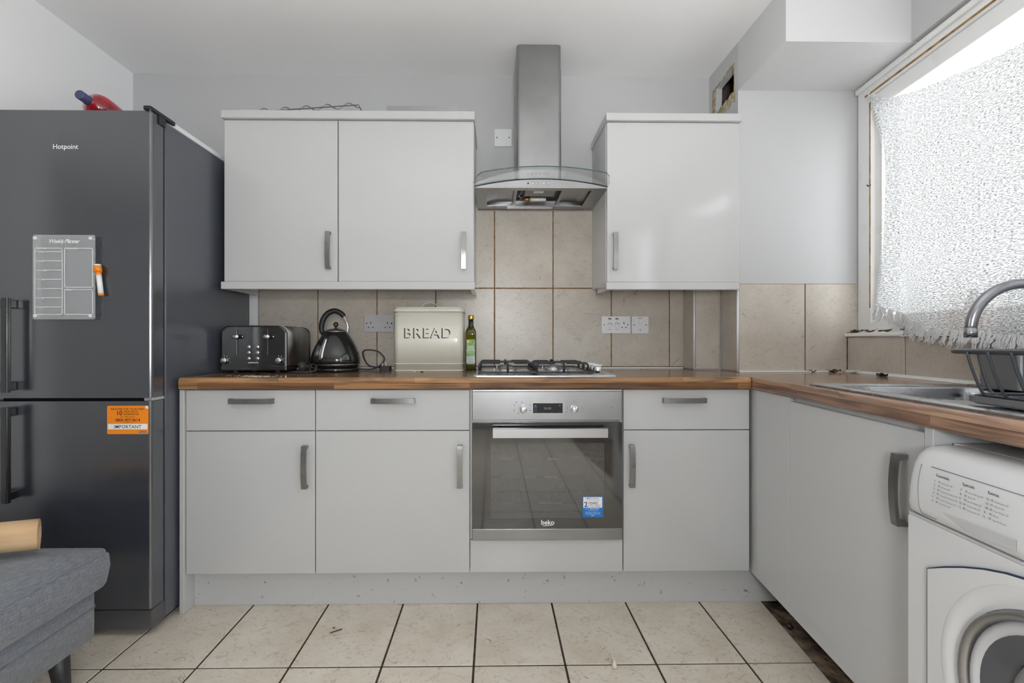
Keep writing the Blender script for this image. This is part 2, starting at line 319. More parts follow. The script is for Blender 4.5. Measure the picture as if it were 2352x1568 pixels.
class MB:
    def __init__(s): s.v = []; s.f = []; s.sm = []
    def add(s, vs_, fs_, smooth=False):
        o = len(s.v); s.v += [tuple(v) for v in vs_]
        s.f += [tuple(i + o for i in f) for f in fs_]; s.sm += [smooth] * len(fs_)
        return s
    def box(s, x0, x1, y0, y1, z0, z1, bev=0.0, seg=2):
        if bev <= 0:
            vs_ = [(x, y, z) for z in (z0, z1) for y in (y0, y1) for x in (x0, x1)]
            return s.add(vs_, [(0, 2, 3, 1), (4, 5, 7, 6), (0, 1, 5, 4), (2, 6, 7, 3), (0, 4, 6, 2), (1, 3, 7, 5)])
        bm = bmesh.new(); bmesh.ops.create_cube(bm, size=1)
        for v in bm.verts:
            v.co = ((x0 + x1) / 2 + v.co.x * (x1 - x0), (y0 + y1) / 2 + v.co.y * (y1 - y0), (z0 + z1) / 2 + v.co.z * (z1 - z0))
        bmesh.ops.bevel(bm, geom=list(bm.edges), offset=bev, segments=seg, profile=.5, affect='EDGES', clamp_overlap=True)
        return s.bm(bm, False)
    def bm(s, bm, smooth=False):
        bm.verts.ensure_lookup_table(); bm.verts.index_update()
        s.add([v.co[:] for v in bm.verts], [[v.index for v in f.verts] for f in bm.faces], smooth); bm.free(); return s
    def prism(s, poly, axis, a0, a1, holes=(), smooth=False):
        "extrude a 2D outline; axis x: (y,z) outline, y: (x,z), z: (x,y)"
        mk = {'x': lambda p, a: (a, p[0], p[1]), 'y': lambda p, a: (p[0], a, p[1]), 'z': lambda p, a: (p[0], p[1], a)}[axis]
        loops = [list(poly)] + [list(h) for h in holes]
        flat = [p for l in loops for p in l]; n = len(flat)
        vs_ = [mk(p, a0) for p in flat] + [mk(p, a1) for p in flat]
        if holes:
            tris = tessellate_polygon([[Vector((p[0], p[1], 0)) for p in l] for l in loops])
            fs_ = [tuple(t) for t in tris] + [tuple(i + n for i in reversed(t)) for t in tris]
        else:
            fs_ = [tuple(reversed(range(n))), tuple(range(n, 2 * n))]
        s.add(vs_, fs_, False)
        side = []; k = 0
        for l in loops:
            m = len(l)
            for i in range(m): side.append((k + i, k + (i + 1) % m, n + k + (i + 1) % m, n + k + i))
            k += m
        o = len(s.v) - 2 * n
        s.f += [tuple(i + o for i in f) for f in side]; s.sm += [smooth] * len(side)
        return s
    def lathe(s, prof, c=(0, 0, 0), axis='z', n=32, smooth=True, a0=0.0, cap=True, rfun=None):
        vs_ = []; fs_ = []
        for r, h in prof:
            for i in range(n):
                a = a0 + 2 * math.pi * i / n
                k = rfun(a) if rfun else 1
                x, y = r * k * math.cos(a), r * k * math.sin(a)
                p = {'z': (x, y, h), 'y': (x, h, y), 'x': (h, x, y)}[axis]
                vs_.append((c[0] + p[0], c[1] + p[1], c[2] + p[2]))
        m = len(prof)
        for j in range(m - 1):
            for i in range(n):
                fs_.append((j * n + i, j * n + (i + 1) % n, (j + 1) * n + (i + 1) % n, (j + 1) * n + i))
        s.add(vs_, fs_, smooth)
        if cap:
            o = len(s.v) - len(vs_)
            for j in (0, m - 1):
                if prof[j][0] > 1e-6:
                    s.f.append(tuple(o + j * n + i for i in range(n))); s.sm.append(False)
        return s
    def tube(s, path, r, n=8, closed=False, smooth=True, flat=1.0, up=None):
        P = [Vector(p) for p in path]; m = len(P)
        rs = r if isinstance(r, (list, tuple)) else [r] * m
        vs_ = []; prev = None
        for i in range(m):
            t = (P[(i + 1) % m] - P[i - 1]) if closed else (P[min(i + 1, m - 1)] - P[max(i - 1, 0)])
            t.normalize()
            if prev is None:
                h = Vector(up) if up else (Vector((0, 0, 1)) if abs(t.z) < .9 else Vector((1, 0, 0)))
                u = (h - t * h.dot(t)).normalized()
            else:
                u = (prev - t * prev.dot(t)).normalized()
            prev = u; w = t.cross(u)
            for k in range(n):
                a = 2 * math.pi * k / n
                vs_.append(P[i] + u * (rs[i] * math.cos(a)) + w * (rs[i] * flat * math.sin(a)))
        fs_ = []
        for i in range(m if closed else m - 1):
            j = (i + 1) % m
            for k in range(n): fs_.append((i * n + k, i * n + (k + 1) % n, j * n + (k + 1) % n, j * n + k))
        s.add(vs_, fs_, smooth)
        if not closed:
            o = len(s.v) - len(vs_)
            s.f.append(tuple(o + k for k in range(n))); s.f.append(tuple(o + (m - 1) * n + k for k in range(n))); s.sm += [False, False]
        return s
    def sphere(s, c, r, n=16, m=10, sc=(1, 1, 1)):
        return s.lathe([(max(1e-5, r * math.sin(math.pi * j / m)) * 1, -r * sc[2] * math.cos(math.pi * j / m)) for j in range(m + 1)], c, 'z', n, True, cap=False)
    def text(s, body, size, org, u, v, align='CENTER', bold=0.0, shear=0.0, space=1.0):
        cu = bpy.data.curves.new('lettering', 'FONT'); cu.body = body; cu.size = size; cu.align_x = align
        cu.offset = bold * size; cu.shear = shear; cu.space_character = space; cu.fill_mode = 'FRONT' if hasattr(cu, 'fill_mode') else cu.fill_mode
        cu.resolution_u = 3
        ob = bpy.data.objects.new('lettering', cu); COL.objects.link(ob)
        dg = bpy.context.evaluated_depsgraph_get(); me = bpy.data.meshes.new_from_object(ob.evaluated_get(dg))
        O, U, V = Vector(org), Vector(u).normalized(), Vector(v).normalized()
        s.add([O + U * p.co.x + V * p.co.y for p in me.vertices], [list(p.vertices) for p in me.polygons])
        bpy.data.objects.remove(ob); bpy.data.curves.remove(cu); bpy.data.meshes.remove(me)
        return s
    def mesh(s, name, m, base=(0, 0, 0)):
        me = bpy.data.meshes.new(name)
        bx_, by_, bz_ = base
        me.from_pydata([(v[0] - bx_, v[1] - by_, v[2] - bz_) for v in s.v], [], s.f)
        me.polygons.foreach_set('use_smooth', s.sm)
        me.materials.append(MATS[m]); me.update()
        bm = bmesh.new(); bm.from_mesh(me); bmesh.ops.recalc_face_normals(bm, faces=bm.faces); bm.to_mesh(me); bm.free()
        return me
    def build(s, name, m, parent=None, base=None, label=None, frame=None):
        b = base if base is not None else (BASE.get(parent.name, (0, 0, 0)) if parent else (0, 0, 0))
        o = bpy.data.objects.new(name, s.mesh(name, m, b)); COL.objects.link(o)
        if parent:
            o.parent = parent; BASE[o.name] = b
        else:
            BASE[o.name] = b; place(o, b, frame)
        if label: o['label'] = label
        return o
BASE = {}
def place(o, b, frame=None):
    if frame == 'R':
        x, y = rw(-b[1], b[0]); o.location = (x, y, b[2]); o.rotation_euler = (0, 0, -RA)
    else:
        o.location = b
def thing(name, label, cat, base=(0, 0, 0), frame=None, group=None):
    o = bpy.data.objects.new(name, None); COL.objects.link(o); o.empty_display_size = .05
    BASE[o.name] = base; place(o, base, frame)
    o['label'] = label; o['category'] = cat
    if group: o['group'] = group
    return o
def tag(o, label, cat, group=None):
    o['label'] = label; o['category'] = cat
    if group: o['group'] = group
    return o
def struct(name, mb, m, parent=None, frame=None, label=None):
    o = mb.build(name, m, parent, frame=frame)
    if not parent: o['kind'] = 'structure'
    if label: o['label'] = label
    return o
def bx(x0, x1, y0, y1, z0, z1, bev=0.0, seg=2): return MB().box(x0, x1, y0, y1, z0, z1, bev, seg)
def arc(c, r, a0, a1, n, plane='xz'):
    out = []
    for i in range(n + 1):
        a = math.radians(a0 + (a1 - a0) * i / n)
        d = (r * math.cos(a), r * math.sin(a))
        out.append({'xz': (c[0] + d[0], c[1], c[2] + d[1]), 'yz': (c[0], c[1] + d[0], c[2] + d[1]), 'xy': (c[0] + d[0], c[1] + d[1], c[2])}[plane])
    return out
def smooth_path(pts, n=6):
    P = [Vector(p) for p in pts]; out = []
    for i in range(len(P) - 1):
        a, b, c, d = P[max(i - 1, 0)], P[i], P[i + 1], P[min(i + 2, len(P) - 1)]
        for k in range(n):
            t = k / n
            out.append(.5 * ((2 * b) + (c - a) * t + (2 * a - 5 * b + 4 * c - d) * t * t + (3 * b - a - 3 * c + d) * t ** 3))
    out.append(P[-1]); return out

# ------------------------------------------------------------------ the room
CEIL = 2.415
floor = struct('floor', bx(-3.6, 2.1, -4.9, 0.2, -0.12, -0.014), 'subfloor')
def tile_edge(y): return 1.176 + 0.0928 * (y + 0.514)      # the tiling stops short of the right-hand units
bed = MB().prism([(-3.4, -4.7), (tile_edge(-4.7), -4.7), (tile_edge(-.46), -.46), (-3.4, -.46)], 'z', -.0135, -.003)
bed.build('grout_bed', 'grout_dark', floor)
TP, TR, G = 0.2985, 0.4, 0.0035
tile_me = bx(G, TP - G, G, TR - G, -.011, 0, .0012, 1).mesh('tile', 'stone_floor')
for j in range(11):
    y0 = -0.888 - TR * j
    if y0 < -4.75: break
    for k in range(-11, 3):
        o = bpy.data.objects.new('tile', tile_me); COL.objects.link(o); o.parent = floor
        o.location = (0.028 + TP * k, y0, random.uniform(-.0006, .0003))
    x0 = 0.028 + TP * 3
    cut = MB().prism([(G, G), (tile_edge(y0 + G) - x0, G), (tile_edge(y0 + TR - G) - x0, TR - G), (G, TR - G)], 'z', -.011, 0)
    o = bpy.data.objects.new('tile', cut.mesh('tile', 'stone_floor')); COL.objects.link(o); o.parent = floor
    o.location = (x0, y0, 0)

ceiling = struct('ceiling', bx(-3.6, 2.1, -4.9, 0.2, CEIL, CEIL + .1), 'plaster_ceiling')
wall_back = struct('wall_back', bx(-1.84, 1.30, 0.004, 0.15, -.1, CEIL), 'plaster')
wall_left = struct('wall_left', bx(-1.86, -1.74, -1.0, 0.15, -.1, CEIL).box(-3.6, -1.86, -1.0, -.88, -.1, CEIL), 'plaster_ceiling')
struct('wall_left_far', bx(-3.6, -3.45, -4.9, -2.2, -.1, CEIL).box(-3.6, -3.45, -1.1, -.88, -.1, CEIL).box(-3.6, -3.45, -2.2, -1.1, -.1, .8).box(-3.6, -3.45, -2.2, -1.1, 2.2, CEIL), 'plaster')
w2_ = struct('added_window_2', MB().prism([(-2.2, .8), (-1.1, .8), (-1.1, 2.2), (-2.2, 2.2)], 'x', -3.56, -3.5, holes=[[(-2.14, .86), (-2.14, 2.14), (-1.16, 2.14), (-1.16, .86)]]), 'white_paint', label='white framed window added to the adjoining room for fill daylight')  # added window, lets extra daylight reach the sink cabinet door
bx(-3.533, -3.528, -2.14, -1.16, .86, 2.14).build('pane', 'window_glass', w2_)
struct('wall_rear', bx(-3.6, 2.1, -4.9, -4.75, -.1, CEIL), 'plaster')

# added fill light behind the viewer, shaped as a pendant: a frosted globe and two heads turned to the ceiling
lx, ly = .2, -2.9
lp = thing('added_fill_lamp', 'added fill light shaped as a pendant globe behind the viewer', 'lamp', (lx, ly, CEIL))
MB().lathe([(.05, CEIL - .001), (.05, CEIL - .02), (.01, CEIL - .035)], (lx, ly, 0), n=24).build('ceiling_rose', 'white_paint', lp)
MB().tube([(lx, ly, CEIL - .035), (lx, ly, 1.285)], .004, 8).build('cord', 'black', lp)
MB().sphere((lx, ly, 1.12), .165, 32, 20).build('globe', 'fill_lamp_globe', lp)
for k, (dx, tgt, en, size, bl) in enumerate(((-.1, (-.15, -1.25, CEIL), FILL_A, 105, .9), (.1, (1.25, -1.0, CEIL), FILL_B, 70, 1.0))):
    hp_ = Vector((lx + dx, ly + .02, 1.40)); d_ = (Vector(tgt) - hp_).normalized()
    MB().tube([(lx, ly, 1.30), tuple(hp_ - d_ * .10)], .007, 8).build('arm', 'black', lp)
    MB().tube([hp_ - d_ * .10, hp_ - d_ * .06, hp_ - d_ * .01], [.02, .05, .07], 20).build('head', 'white_paint', lp)
    ld_ = bpy.data.lights.new('fill_lamp_spot', 'SPOT'); ld_.energy = en; ld_.spot_size = math.radians(size); ld_.spot_blend = bl; ld_.shadow_soft_size = .05
    lo_ = bpy.data.objects.new('fill_lamp_spot', ld_); COL.objects.link(lo_); lo_.parent = lp
    lo_.location = hp_ + d_ * .01 - Vector((lx, ly, CEIL)); lo_.rotation_euler = d_.to_track_quat('-Z', 'Y').to_euler()

# pillar in the corner, its left face broken open round a former duct
hole = [(-.247, 2.333), (-.205, 2.328), (-.16, 2.322), (-.11, 2.32), (-.075, 2.316), (-.073, 2.262), (-.068, 2.21), (-.085, 2.186), (-.105, 2.19), (-.125, 2.2), (-.15, 2.197), (-.178, 2.207), (-.2, 2.2), (-.225, 2.215), (-.254, 2.21), (-.256, 2.27)]
pil = MB().prism([(-.287, -.1), (.1, -.1), (.1, CEIL), (-.287, CEIL)], 'x', 1.205, 1.235, holes=[hole])
pil.box(1.235, 1.95, -.287, -.262, -.1, CEIL).box(1.31, 1.95, -.262, .1, -.1, CEIL)
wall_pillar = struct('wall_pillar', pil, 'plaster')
bx(1.300, 1.309, -.262, 0.0, 2.1, CEIL - .005).build('cavity_back', 'cavity_brick', wall_pillar, label='dark brick inside the broken duct hole')
bx(1.236, 1.2995, -.022, -.016, 2.12, CEIL - .005).box(1.236, 1.2995, -.26, -.022, 2.115, 2.12).build('cavity_lining', 'cavity_brick', wall_pillar)
MB().tube([(1.285, -.135, 2.1), (1.285, -.135, 2.40)], .014, 8).build('old_pipe', 'navy', wall_pillar)
torn_o = [(y + (.038 if y > -.12 else (-.008 if y < -.2 else 0)) + random.uniform(-.006, .006), z + (.010 if z > 2.28 else (-.05 if z < 2.24 else 0)) + random.uniform(-.006, .006)) for y, z in hole]
MB().prism(torn_o, 'x', 1.2035, 1.2045, holes=[[(y * .97 - .004, z) for y, z in hole]]).build('torn_plaster', 'plaster_torn', wall_pillar, label='crumbling plaster round the duct hole')
bulk = struct('wall_bulkhead', bx(1.205, 1.78, -.64, -.2875, 2.195, CEIL), 'plaster_lit_bulkhead')
# small tiled step left of the pillar, below the wall cabinet
step = struct('wall_step', bx(1.074, 1.2045, -.126, .0035, -.1, 1.312), 'plaster')

# window wall, turned with the right-hand run (frame R: x = into the wall, y = minus distance from the corner)
wr = bx(.006, .15, -2.15, .35, -.1, 1.074).box(.02, .15, -4.6, .35, 2.197, CEIL).box(.006, .15, -2.15, -1.96, 1.074, 2.197)
wr.box(.006, .15, -4.6, -3.75, -.1, 2.197).box(.006, .15, -3.75, -2.15, -.1, .11)
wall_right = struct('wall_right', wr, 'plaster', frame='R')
bx(.05, .15, .012, .35, 1.074, 2.197).build('jamb', 'plaster', wall_right)

dr = struct('added_door_1', bx(.05, .12, -2.22, -2.15, .11, 2.197).box(.05, .12, -3.75, -3.68, .11, 2.197).box(.05, .12, -2.99, -2.91, .11, 2.197)  # added glazed door, lets in fill daylight from the right
            .box(.05, .12, -3.75, -2.15, 2.12, 2.197).box(.05, .12, -3.75, -2.15, .11, .19), 'white_paint', frame='R', label='white framed glazed door added behind the viewer for fill daylight')
bx(.083, .087, -2.91, -2.22, .19, 2.12).build('pane', 'window_glass', dr)
bx(.083, .087, -3.68, -2.99, .19, 2.12).build('pane', 'window_glass', dr)
win = thing('window_1', 'white painted timber window with raised tiled sill beside the sink', 'window', (0, 0, 1.075), 'R')
del win['category']; win['kind'] = 'structure'
bx(-.014, .05, -1.96, -.002, 1.075, 1.091, .003).build('sill', 'white_paint', win)
fr = bx(.045, .14, -.085, -.002, 1.0915, 2.195, .003).box(.045, .14, -1.958, -1.875, 1.0915, 2.195, .003)
fr.box(.045, .14, -1.875, -.085, 2.130, 2.195, .003).box(.045, .14, -1.875, -.085, 1.0915, 1.137, .003).box(.05, .14, -1.02, -.94, 1.137, 2.13, .003)
frame_ = fr.build('frame', 'white_paint', win)
bx(.030, .045, -1.9, -.004, 2.165, 2.186, .004).build('head_bead', 'white_paint', win)
bx(.044, .0449, -.0845, -.0775, 1.2, 2.10).build('bare_timber_strip', 'bare_timber', frame_)
bx(.044, .0449, -1.87, -.05, 2.132, 2.141).build('bare_timber_strip', 'bare_timber', frame_)
for y0, y1 in ((-.94, -.085), (-1.875, -1.02)):
    c = bx(.062, .11, y1 - .042, y1, 1.138, 2.129, .003).box(.062, .11, y0, y0 + .042, 1.138, 2.129, .003)
    c.box(.062, .11, y0 + .042, y1 - .042, 2.062, 2.129, .003).box(.062, .11, y0 + .042, y1 - .042, 1.138, 1.165, .003)
    cs = c.build('casement', 'white_paint', win)
    bx(.083, .087, y0 + .042, y1 - .042, 1.165, 2.062).build('pane', 'window_glass', cs)
MB().tube(smooth_path([(.040, -.078, 1.735), (.032, -.082, 1.737), (.032, -.09, 1.728), (.04, -.094, 1.733)], 4), .0016, 6).build('wire_hook', 'black', win)
bx(.055, .0585, -.188, -.184, 1.139, 1.175).build('casement_stay', 'navy', win)

# ------------------------------------------------------------------ wall tiles
def tile_run(parent, plane, a, cuts, z0, z1, th=.007, gap=.0028):
    "one row of tiles on a plane: cuts are the joint positions along it"
    out = []
    for c0, c1 in zip(cuts[:-1], cuts[1:]):
        g0, g1 = c0 + gap, c1 - gap
        if plane == 'y':    m, loc = bx(-(g1 - g0) / 2, (g1 - g0) / 2, 0, th, -(z1 - z0) / 2 + gap, (z1 - z0) / 2 - gap, .0012, 1), ((g0 + g1) / 2, a, (z0 + z1) / 2)
        else:               m, loc = bx(0, th, -(g1 - g0) / 2, (g1 - g0) / 2, -(z1 - z0) / 2 + gap, (z1 - z0) / 2 - gap, .0012, 1), (a, (g0 + g1) / 2, (z0 + z1) / 2)
        o = bpy.data.objects.new('tile', m.mesh('tile', 'stone_wall')); COL.objects.link(o); o.parent = parent
        o.location = loc; out.append(o)
    return out
bx(-1.103, 1.0735, .0005, .0039, .90, 1.724).build('grout', 'grout_wall', wall_back)
tile_run(wall_back, 'y', -.0035, [-1.103, -.803, -.503, -.203, .097, .397, .697, .997, 1.0725], .923, 1.3255)
tile_run(wall_back, 'y', -.0035, [-.203, .097, .397, .697], 1.3255, 1.724)
bx(-1.146, -1.104, -.010, .0035, .923, 1.9).build('cover_strip', 'white_paint', wall_back)
tile_run(step, 'x', 1.0668, [-.1335, -.0035], .9165, 1.311)
tile_run(step, 'y', -.1335, [1.074, 1.1935], .9165, 1.311)
MB().tube([(1.0705, -.1305, .9165), (1.0705, -.1305, 1.311)], .0052, 8).build('corner_trim', 'white_plastic', step)
tile_run(wall_pillar, 'x', 1.1975, [-.2945, -.1345], .9165, 1.311)
bx(1.205, 1.745, -.2895, -.2872, .9165, 1.316).build('grout', 'grout_wall', wall_pillar)
tile_run(wall_pillar, 'y', -.2965, [1.203, 1.507], .9165, 1.316)
t0 = (1.5098, .9193)
o = bpy.data.objects.new('tile', MB().prism([(x - 1.6, z - 1.1) for x, z in ((1.5098, .9193), (1.697, .9193), (1.697, 1.094), (1.7515, 1.094), (1.7515, 1.3132), (1.5098, 1.3132))], 'y', 0, .007).mesh('tile', 'stone_wall'))
COL.objects.link(o); o.parent = wall_pillar; o.location = (1.6, -.2965, 1.1)
MB().tube([(1.200, -.2935, .9165), (1.200, -.2935, 1.316)], .0055, 8).build('corner_trim', 'white_plastic', wall_pillar)
bx(.0015, .0055, -1.95, -.002, .9, 1.073).build('grout', 'grout_wall', wall_right)
tile_run(wall_right, 'x', -.002, [-2.0, -1.67, -1.337, -1.005, -.673, -.343, -.004], .9165, 1.0745)
MB().prism([(-.0035, .9152), (-.020, .9152), (-.0035, .926)], 'y', -1.9, -.006).build('sealant', 'silicone', wall_right)
bx(-1.10, 1.066, -.008, -.0036, .9152, .922).build('sealant', 'silicone', wall_back)
bx(1.205, 1.68, -.302, -.2967, .9152, .921).build('sealant', 'silicone', wall_pillar)

# ------------------------------------------------------------------ worktops
WT, WB = .9145, .868
prof = [(-.002, WB), (-.597, WB), (-.602, WB + .004), (-.603, WT - .012), (-.599, WT - .004), (-.591, WT), (-.002, WT)]
wt = MB().prism(prof, 'x', -1.112, 1.0915)
# leave the corner by the tiled step free
tag(wt.build('worktop', 'wood_back', base=(0, -.6, WB)), 'wood stave laminate worktop under the hob and kettle along the back wall', 'worktop')
SP0, SP1 = .70, 1.62
def rl(X, Y):
    dx, dy = X - RO[0], Y - RO[1]
    return (dx * CA - dy * SA, dx * SA + dy * CA)
outer = [rl(1.093, -.6), rl(1.093, -.1345), rl(1.196, -.1345), rl(1.196, -.2975), (-.006, -.004), (-.006, -1.98), (-.574, -1.98)]
outer[0] = (-.574, rl(1.093, -.6)[1])
bm = bmesh.new()
w2 = MB().prism(outer, 'z', WB, WT, holes=[[(-.50, -SP0 - .07), (-.11, -SP0 - .07), (-.11, -1.14), (-.50, -1.14)]])
me_ = w2.mesh('tmp', 'wood_right'); bm.from_mesh(me_)
eds = [e for e in bm.edges if all(abs(v.co.x + .574) < 1e-4 for v in e.verts) and abs(e.verts[0].co.z - e.verts[1].co.z) < 1e-6]
bmesh.ops.bevel(bm, geom=eds, offset=.007, segments=3, profile=.5, affect='EDGES')
w2 = MB().bm(bm); bpy.data.meshes.remove(me_)
tag(w2.build('worktop', 'wood_right', base=(-.574, -1.2, WB), frame='R'), 'wood stave laminate worktop holding the sink below the window', 'worktop')

# ------------------------------------------------------------------ cabinets
FR, DT = -.578, .018
def bow_handle(parent, c, L, vertical, depth=.028, w=.020, mt='handle_metal', frame='y', lab=None):
    "flat bow handle: gently arched strip with returned ends"
    n = 14; outl = []
    for i in range(n + 1):
        t = -1 + 2 * i / n; outl.append((t * L / 2, depth * (1 - .22 * t * t)))
    inn = [(x * .965, d - .0075) for x, d in outl]
    shape = [(-L / 2, 0)] + outl + [(L / 2, 0), (L / 2 - .010, 0)] + list(reversed(inn[1:-1])) + [(-L / 2 + .010, 0)]
    mb = MB(); k = len(shape)
    vs_ = []
    for s_ in (-w / 2, w / 2):
        for x, d in shape:
            along, across = x, s_
            if vertical: p = (across, -d, along)
            else: p = (along, -d, across)
            vs_.append((c[0] + p[0], c[1] + p[1], c[2] + p[2]))
    mb.add(vs_, [tuple(range(k)), tuple(reversed(range(k, 2 * k)))] + [(i, (i + 1) % k, k + (i + 1) % k, k + i) for i in range(k)])
    if frame == 'x':   # door faces -x: swap so that the bow leans towards -x
        mb.v = [(c[0] + (y - c[1]), c[1] + (x - c[0]), z) for x, y, z in mb.v]
    return mb.build('handle', mt, parent)
def door(parent, x0, x1, z0, z1, yf, hc=None, vertical=True, name='door', L=.165, g=.0017):
    d = bx(x0 + g, x1 - g, yf, yf + DT, z0 + g, z1 - g, .0012, 1).build(name, 'gloss_white', parent)
    if hc: bow_handle(d, (hc[0], yf, hc[1]), L, vertical)
    return d
def base_unit(x0, x1, label, drawer_c, door_hx):
    t = thing('base_cabinet', label, 'cabinet', ((x0 + x1) / 2, -.3, .15))
    bx(x0 + .001, x1 - .001, FR + DT + .003, -.01, .151, WB - .001).build('body', 'white_board', t)
    door(t, x0, x1, .706, .866, FR, (drawer_c, .823), False, 'drawer', L=.168)
    door(t, x0, x1, .150, .706, FR, (door_hx, .568))
    return t
base_unit(-1.1, -.6, 'white base cabinet with drawer nearest the fridge', -.842, -.637)
base_unit(-.6, 0, 'wide white base cabinet with drawer just left of the oven', -.297, -.038)
base_unit(.6, 1.1, 'white base cabinet with drawer just right of the oven', .838, .632)
ep = bx(-1.1195, -1.1015, -.586, -.01, .001, WB - .001, .0015, 1)
tag(ep.build('end_panel', 'gloss_white', base=(-1.11, -.3, 0)), 'white end panel reaching the floor between fridge and base cabinet', 'panel')
oh = thing('oven_housing', 'white cabinet around the built-in oven with a plain panel below it', 'cabinet', (.3, -.3, .15))
bx(.0005, .008, -.556, -.01, .151, WB - .001).box(.592, .5995, -.556, -.01, .151, WB - .001).box(.008, .592, -.556, -.01, .151, .27).build('body', 'white_board', oh)
bx(.0017, .5983, FR, FR + DT, .1517, .277, .0012, 1).build('lower_panel', 'gloss_white', oh)
tag(bx(-1.1005, 1.24, -.522, -.506, .0005, .1495).build('plinth', 'plinth_white', base=(0, -.51, 0)), 'scuffed white plinth board under the back row of cabinets', 'plinth')

# sink run (frame R)
su = thing('sink_cabinet', 'white cabinet under the sink with a long plain corner post and one door', 'cabinet', (-.28, -.75, .14), 'R')
bx(-.538, -.02, -1.168, -.30, .1405, .60).box(-.538, -.02, -1.168, -1.15, .60, WB - .001).build('body', 'white_board', su)
bx(-.5395, -.52, -1.15, -.36, .80, WB - .001).build('top_rail', 'white_board', su)
bx(-.56, -.542, -.606, -.302, .14, WB - .002, .0012, 1).build('corner_post', 'gloss_white', su)
dd = bx(-.56, -.542, -1.166, -.609, .14, .853, .0012, 1).build('door', 'gloss_white', su)
bow_handle(dd, (-.56, -1.112, .712), .165, True, frame='x', depth=.03)
tag(bx(-.562, -.03, -1.193, -1.1695, .001, WB - .001, .0012, 1).build('end_panel', 'gloss_white', base=(-.3, -1.18, 0), frame='R'),
    'narrow white end panel between sink cabinet and washing machine', 'panel')

# wall cabinets
W0, W1, WF = 1.317, 2.034, -.318
def wall_unit(x0, x1, label, hx):
    t = thing('wall_cabinet', label, 'cabinet', ((x0 + x1) / 2, -.15, W0))
    bx(x0 + .0005, x1 - .0005, WF + DT + .002, -.006, W0, W1).build('body', 'white_board', t)
    door(t, x0, x1, W0, W1, WF, (hx, 1.455))
    return t
wall_unit(-1.1, -.598, 'white wall cabinet nearest the fridge', -.638)
wall_unit(-.597, .004, 'wide white wall cabinet left of the cooker hood', -.040)
wc = wall_unit(.598, 1.1975, 'white wall cabinet right of the cooker hood', .634)
def moulding(x0, x1, z0, z1, yf, yb, name, label, parent=None, left=True, right=True, open_=.05):
    "front rail with returns along the sides"
    mb = MB().box(x0, x1, yf, yf + .03, z0, z1, .003)
    if left: mb.box(x0, x0 + .022, yf + .03, yb, z0, z1, .002)
    if right: mb.box(x1 - .022, x1, yf + .03, yb, z0, z1, .002)
    return mb
c1 = moulding(-1.104, .009, W1 + .0005, 2.070, -.336, -.008, '', '')
c1.box(-1.09, -.012, -.30, -.008, W1 + .0005, W1 + .004)
tag(c1.build('cornice', 'gloss_white', base=(-.55, -.17, W1)), 'long white cornice topping the two left wall cabinets', 'cornice')
p1 = moulding(-1.104, .009, 1.283, W0 - .0005, -.336, -.05, '', '')
tag(p1.build('light_pelmet', 'gloss_white', base=(-.55, -.17, 1.283)), 'long white light pelmet below the two left wall cabinets', 'pelmet')
moulding(.592, 1.2, W1 + .0005, 2.068, -.336, -.008, '', '').build('cornice', 'gloss_white', wc)
moulding(.592, 1.186, 1.283, W0 - .0005, -.336, -.15, '', '', right=False).build('light_pelmet', 'gloss_white', wc)

# ------------------------------------------------------------------ fridge freezer
FX0, FX1, FY = -1.722, -1.128, -.722
fg = thing('fridge_freezer', 'tall black fridge freezer with bar handles at the left edge', 'fridge', (-1.425, -.4, 0))
bx(FX0, FX1, -.648, -.052, .03, 1.868, .004).build('body', 'fridge_side', fg)
bx(FX0 + .01, FX1 - .012, -.660, -.646, .09, 1.86).build('gasket', 'black', fg)
def fdoor(z0, z1, name):
    out = rr(FX0, FX1, FY, -.662, .012, 4, (1, 1, 0, 0))
    return MB().prism(out, 'z', z0, z1, smooth=False).build(name, 'fridge_paint', fg)
ud = fdoor(.852, 1.876, 'upper_door'); ld = fdoor(.098, .840, 'lower_door')
bx(FX0 + .004, FX1 - .002, FY + .004, -.65, .022, .094, .003).build('kick_plate', 'fridge_paint', fg)
bx(FX1 - .03, FX1 - .004, FY + .006, -.64, .841, .851).build('middle_hinge', 'steel_light', fg)
MB().prism(rr(-1.15, -1.122, -.735, -.60, .006), 'z', 1.8765, 1.888).box(-1.1275, -1.1235, -.69, -.655, 1.845, 1.8765).build('hinge_cap', 'fridge_dark', fg)
for x in (FX0 + .05, FX1 - .05):
    for y in (-.62, -.1): MB().lathe([(.018, .0005), (.018, .029)], (x, y, 0), n=12).build('foot', 'rubber', fg)
def bar_handle(par, z0, z1):
    x0, x1 = -1.612, -1.588
    mb = MB().prism(rr(x0, x1, FY - .048, FY - .032, .004), 'z', z0, z1)
    for z in (z0 + .004, z1 - .034): mb.box(x0 - .030, x0 + .012, FY - .036, FY - .0005, z, z + .030, .003)
    return mb.build('handle', 'black_gloss', par)
bar_handle(ud, .876, 1.204); bar_handle(ld, .492, .824)
MB().text('Hotpoint', .024, (-1.431, FY - .0006, 1.738), (1, 0, 0), (0, 0, 1), bold=.012).build('logo', 'print_white', ud)
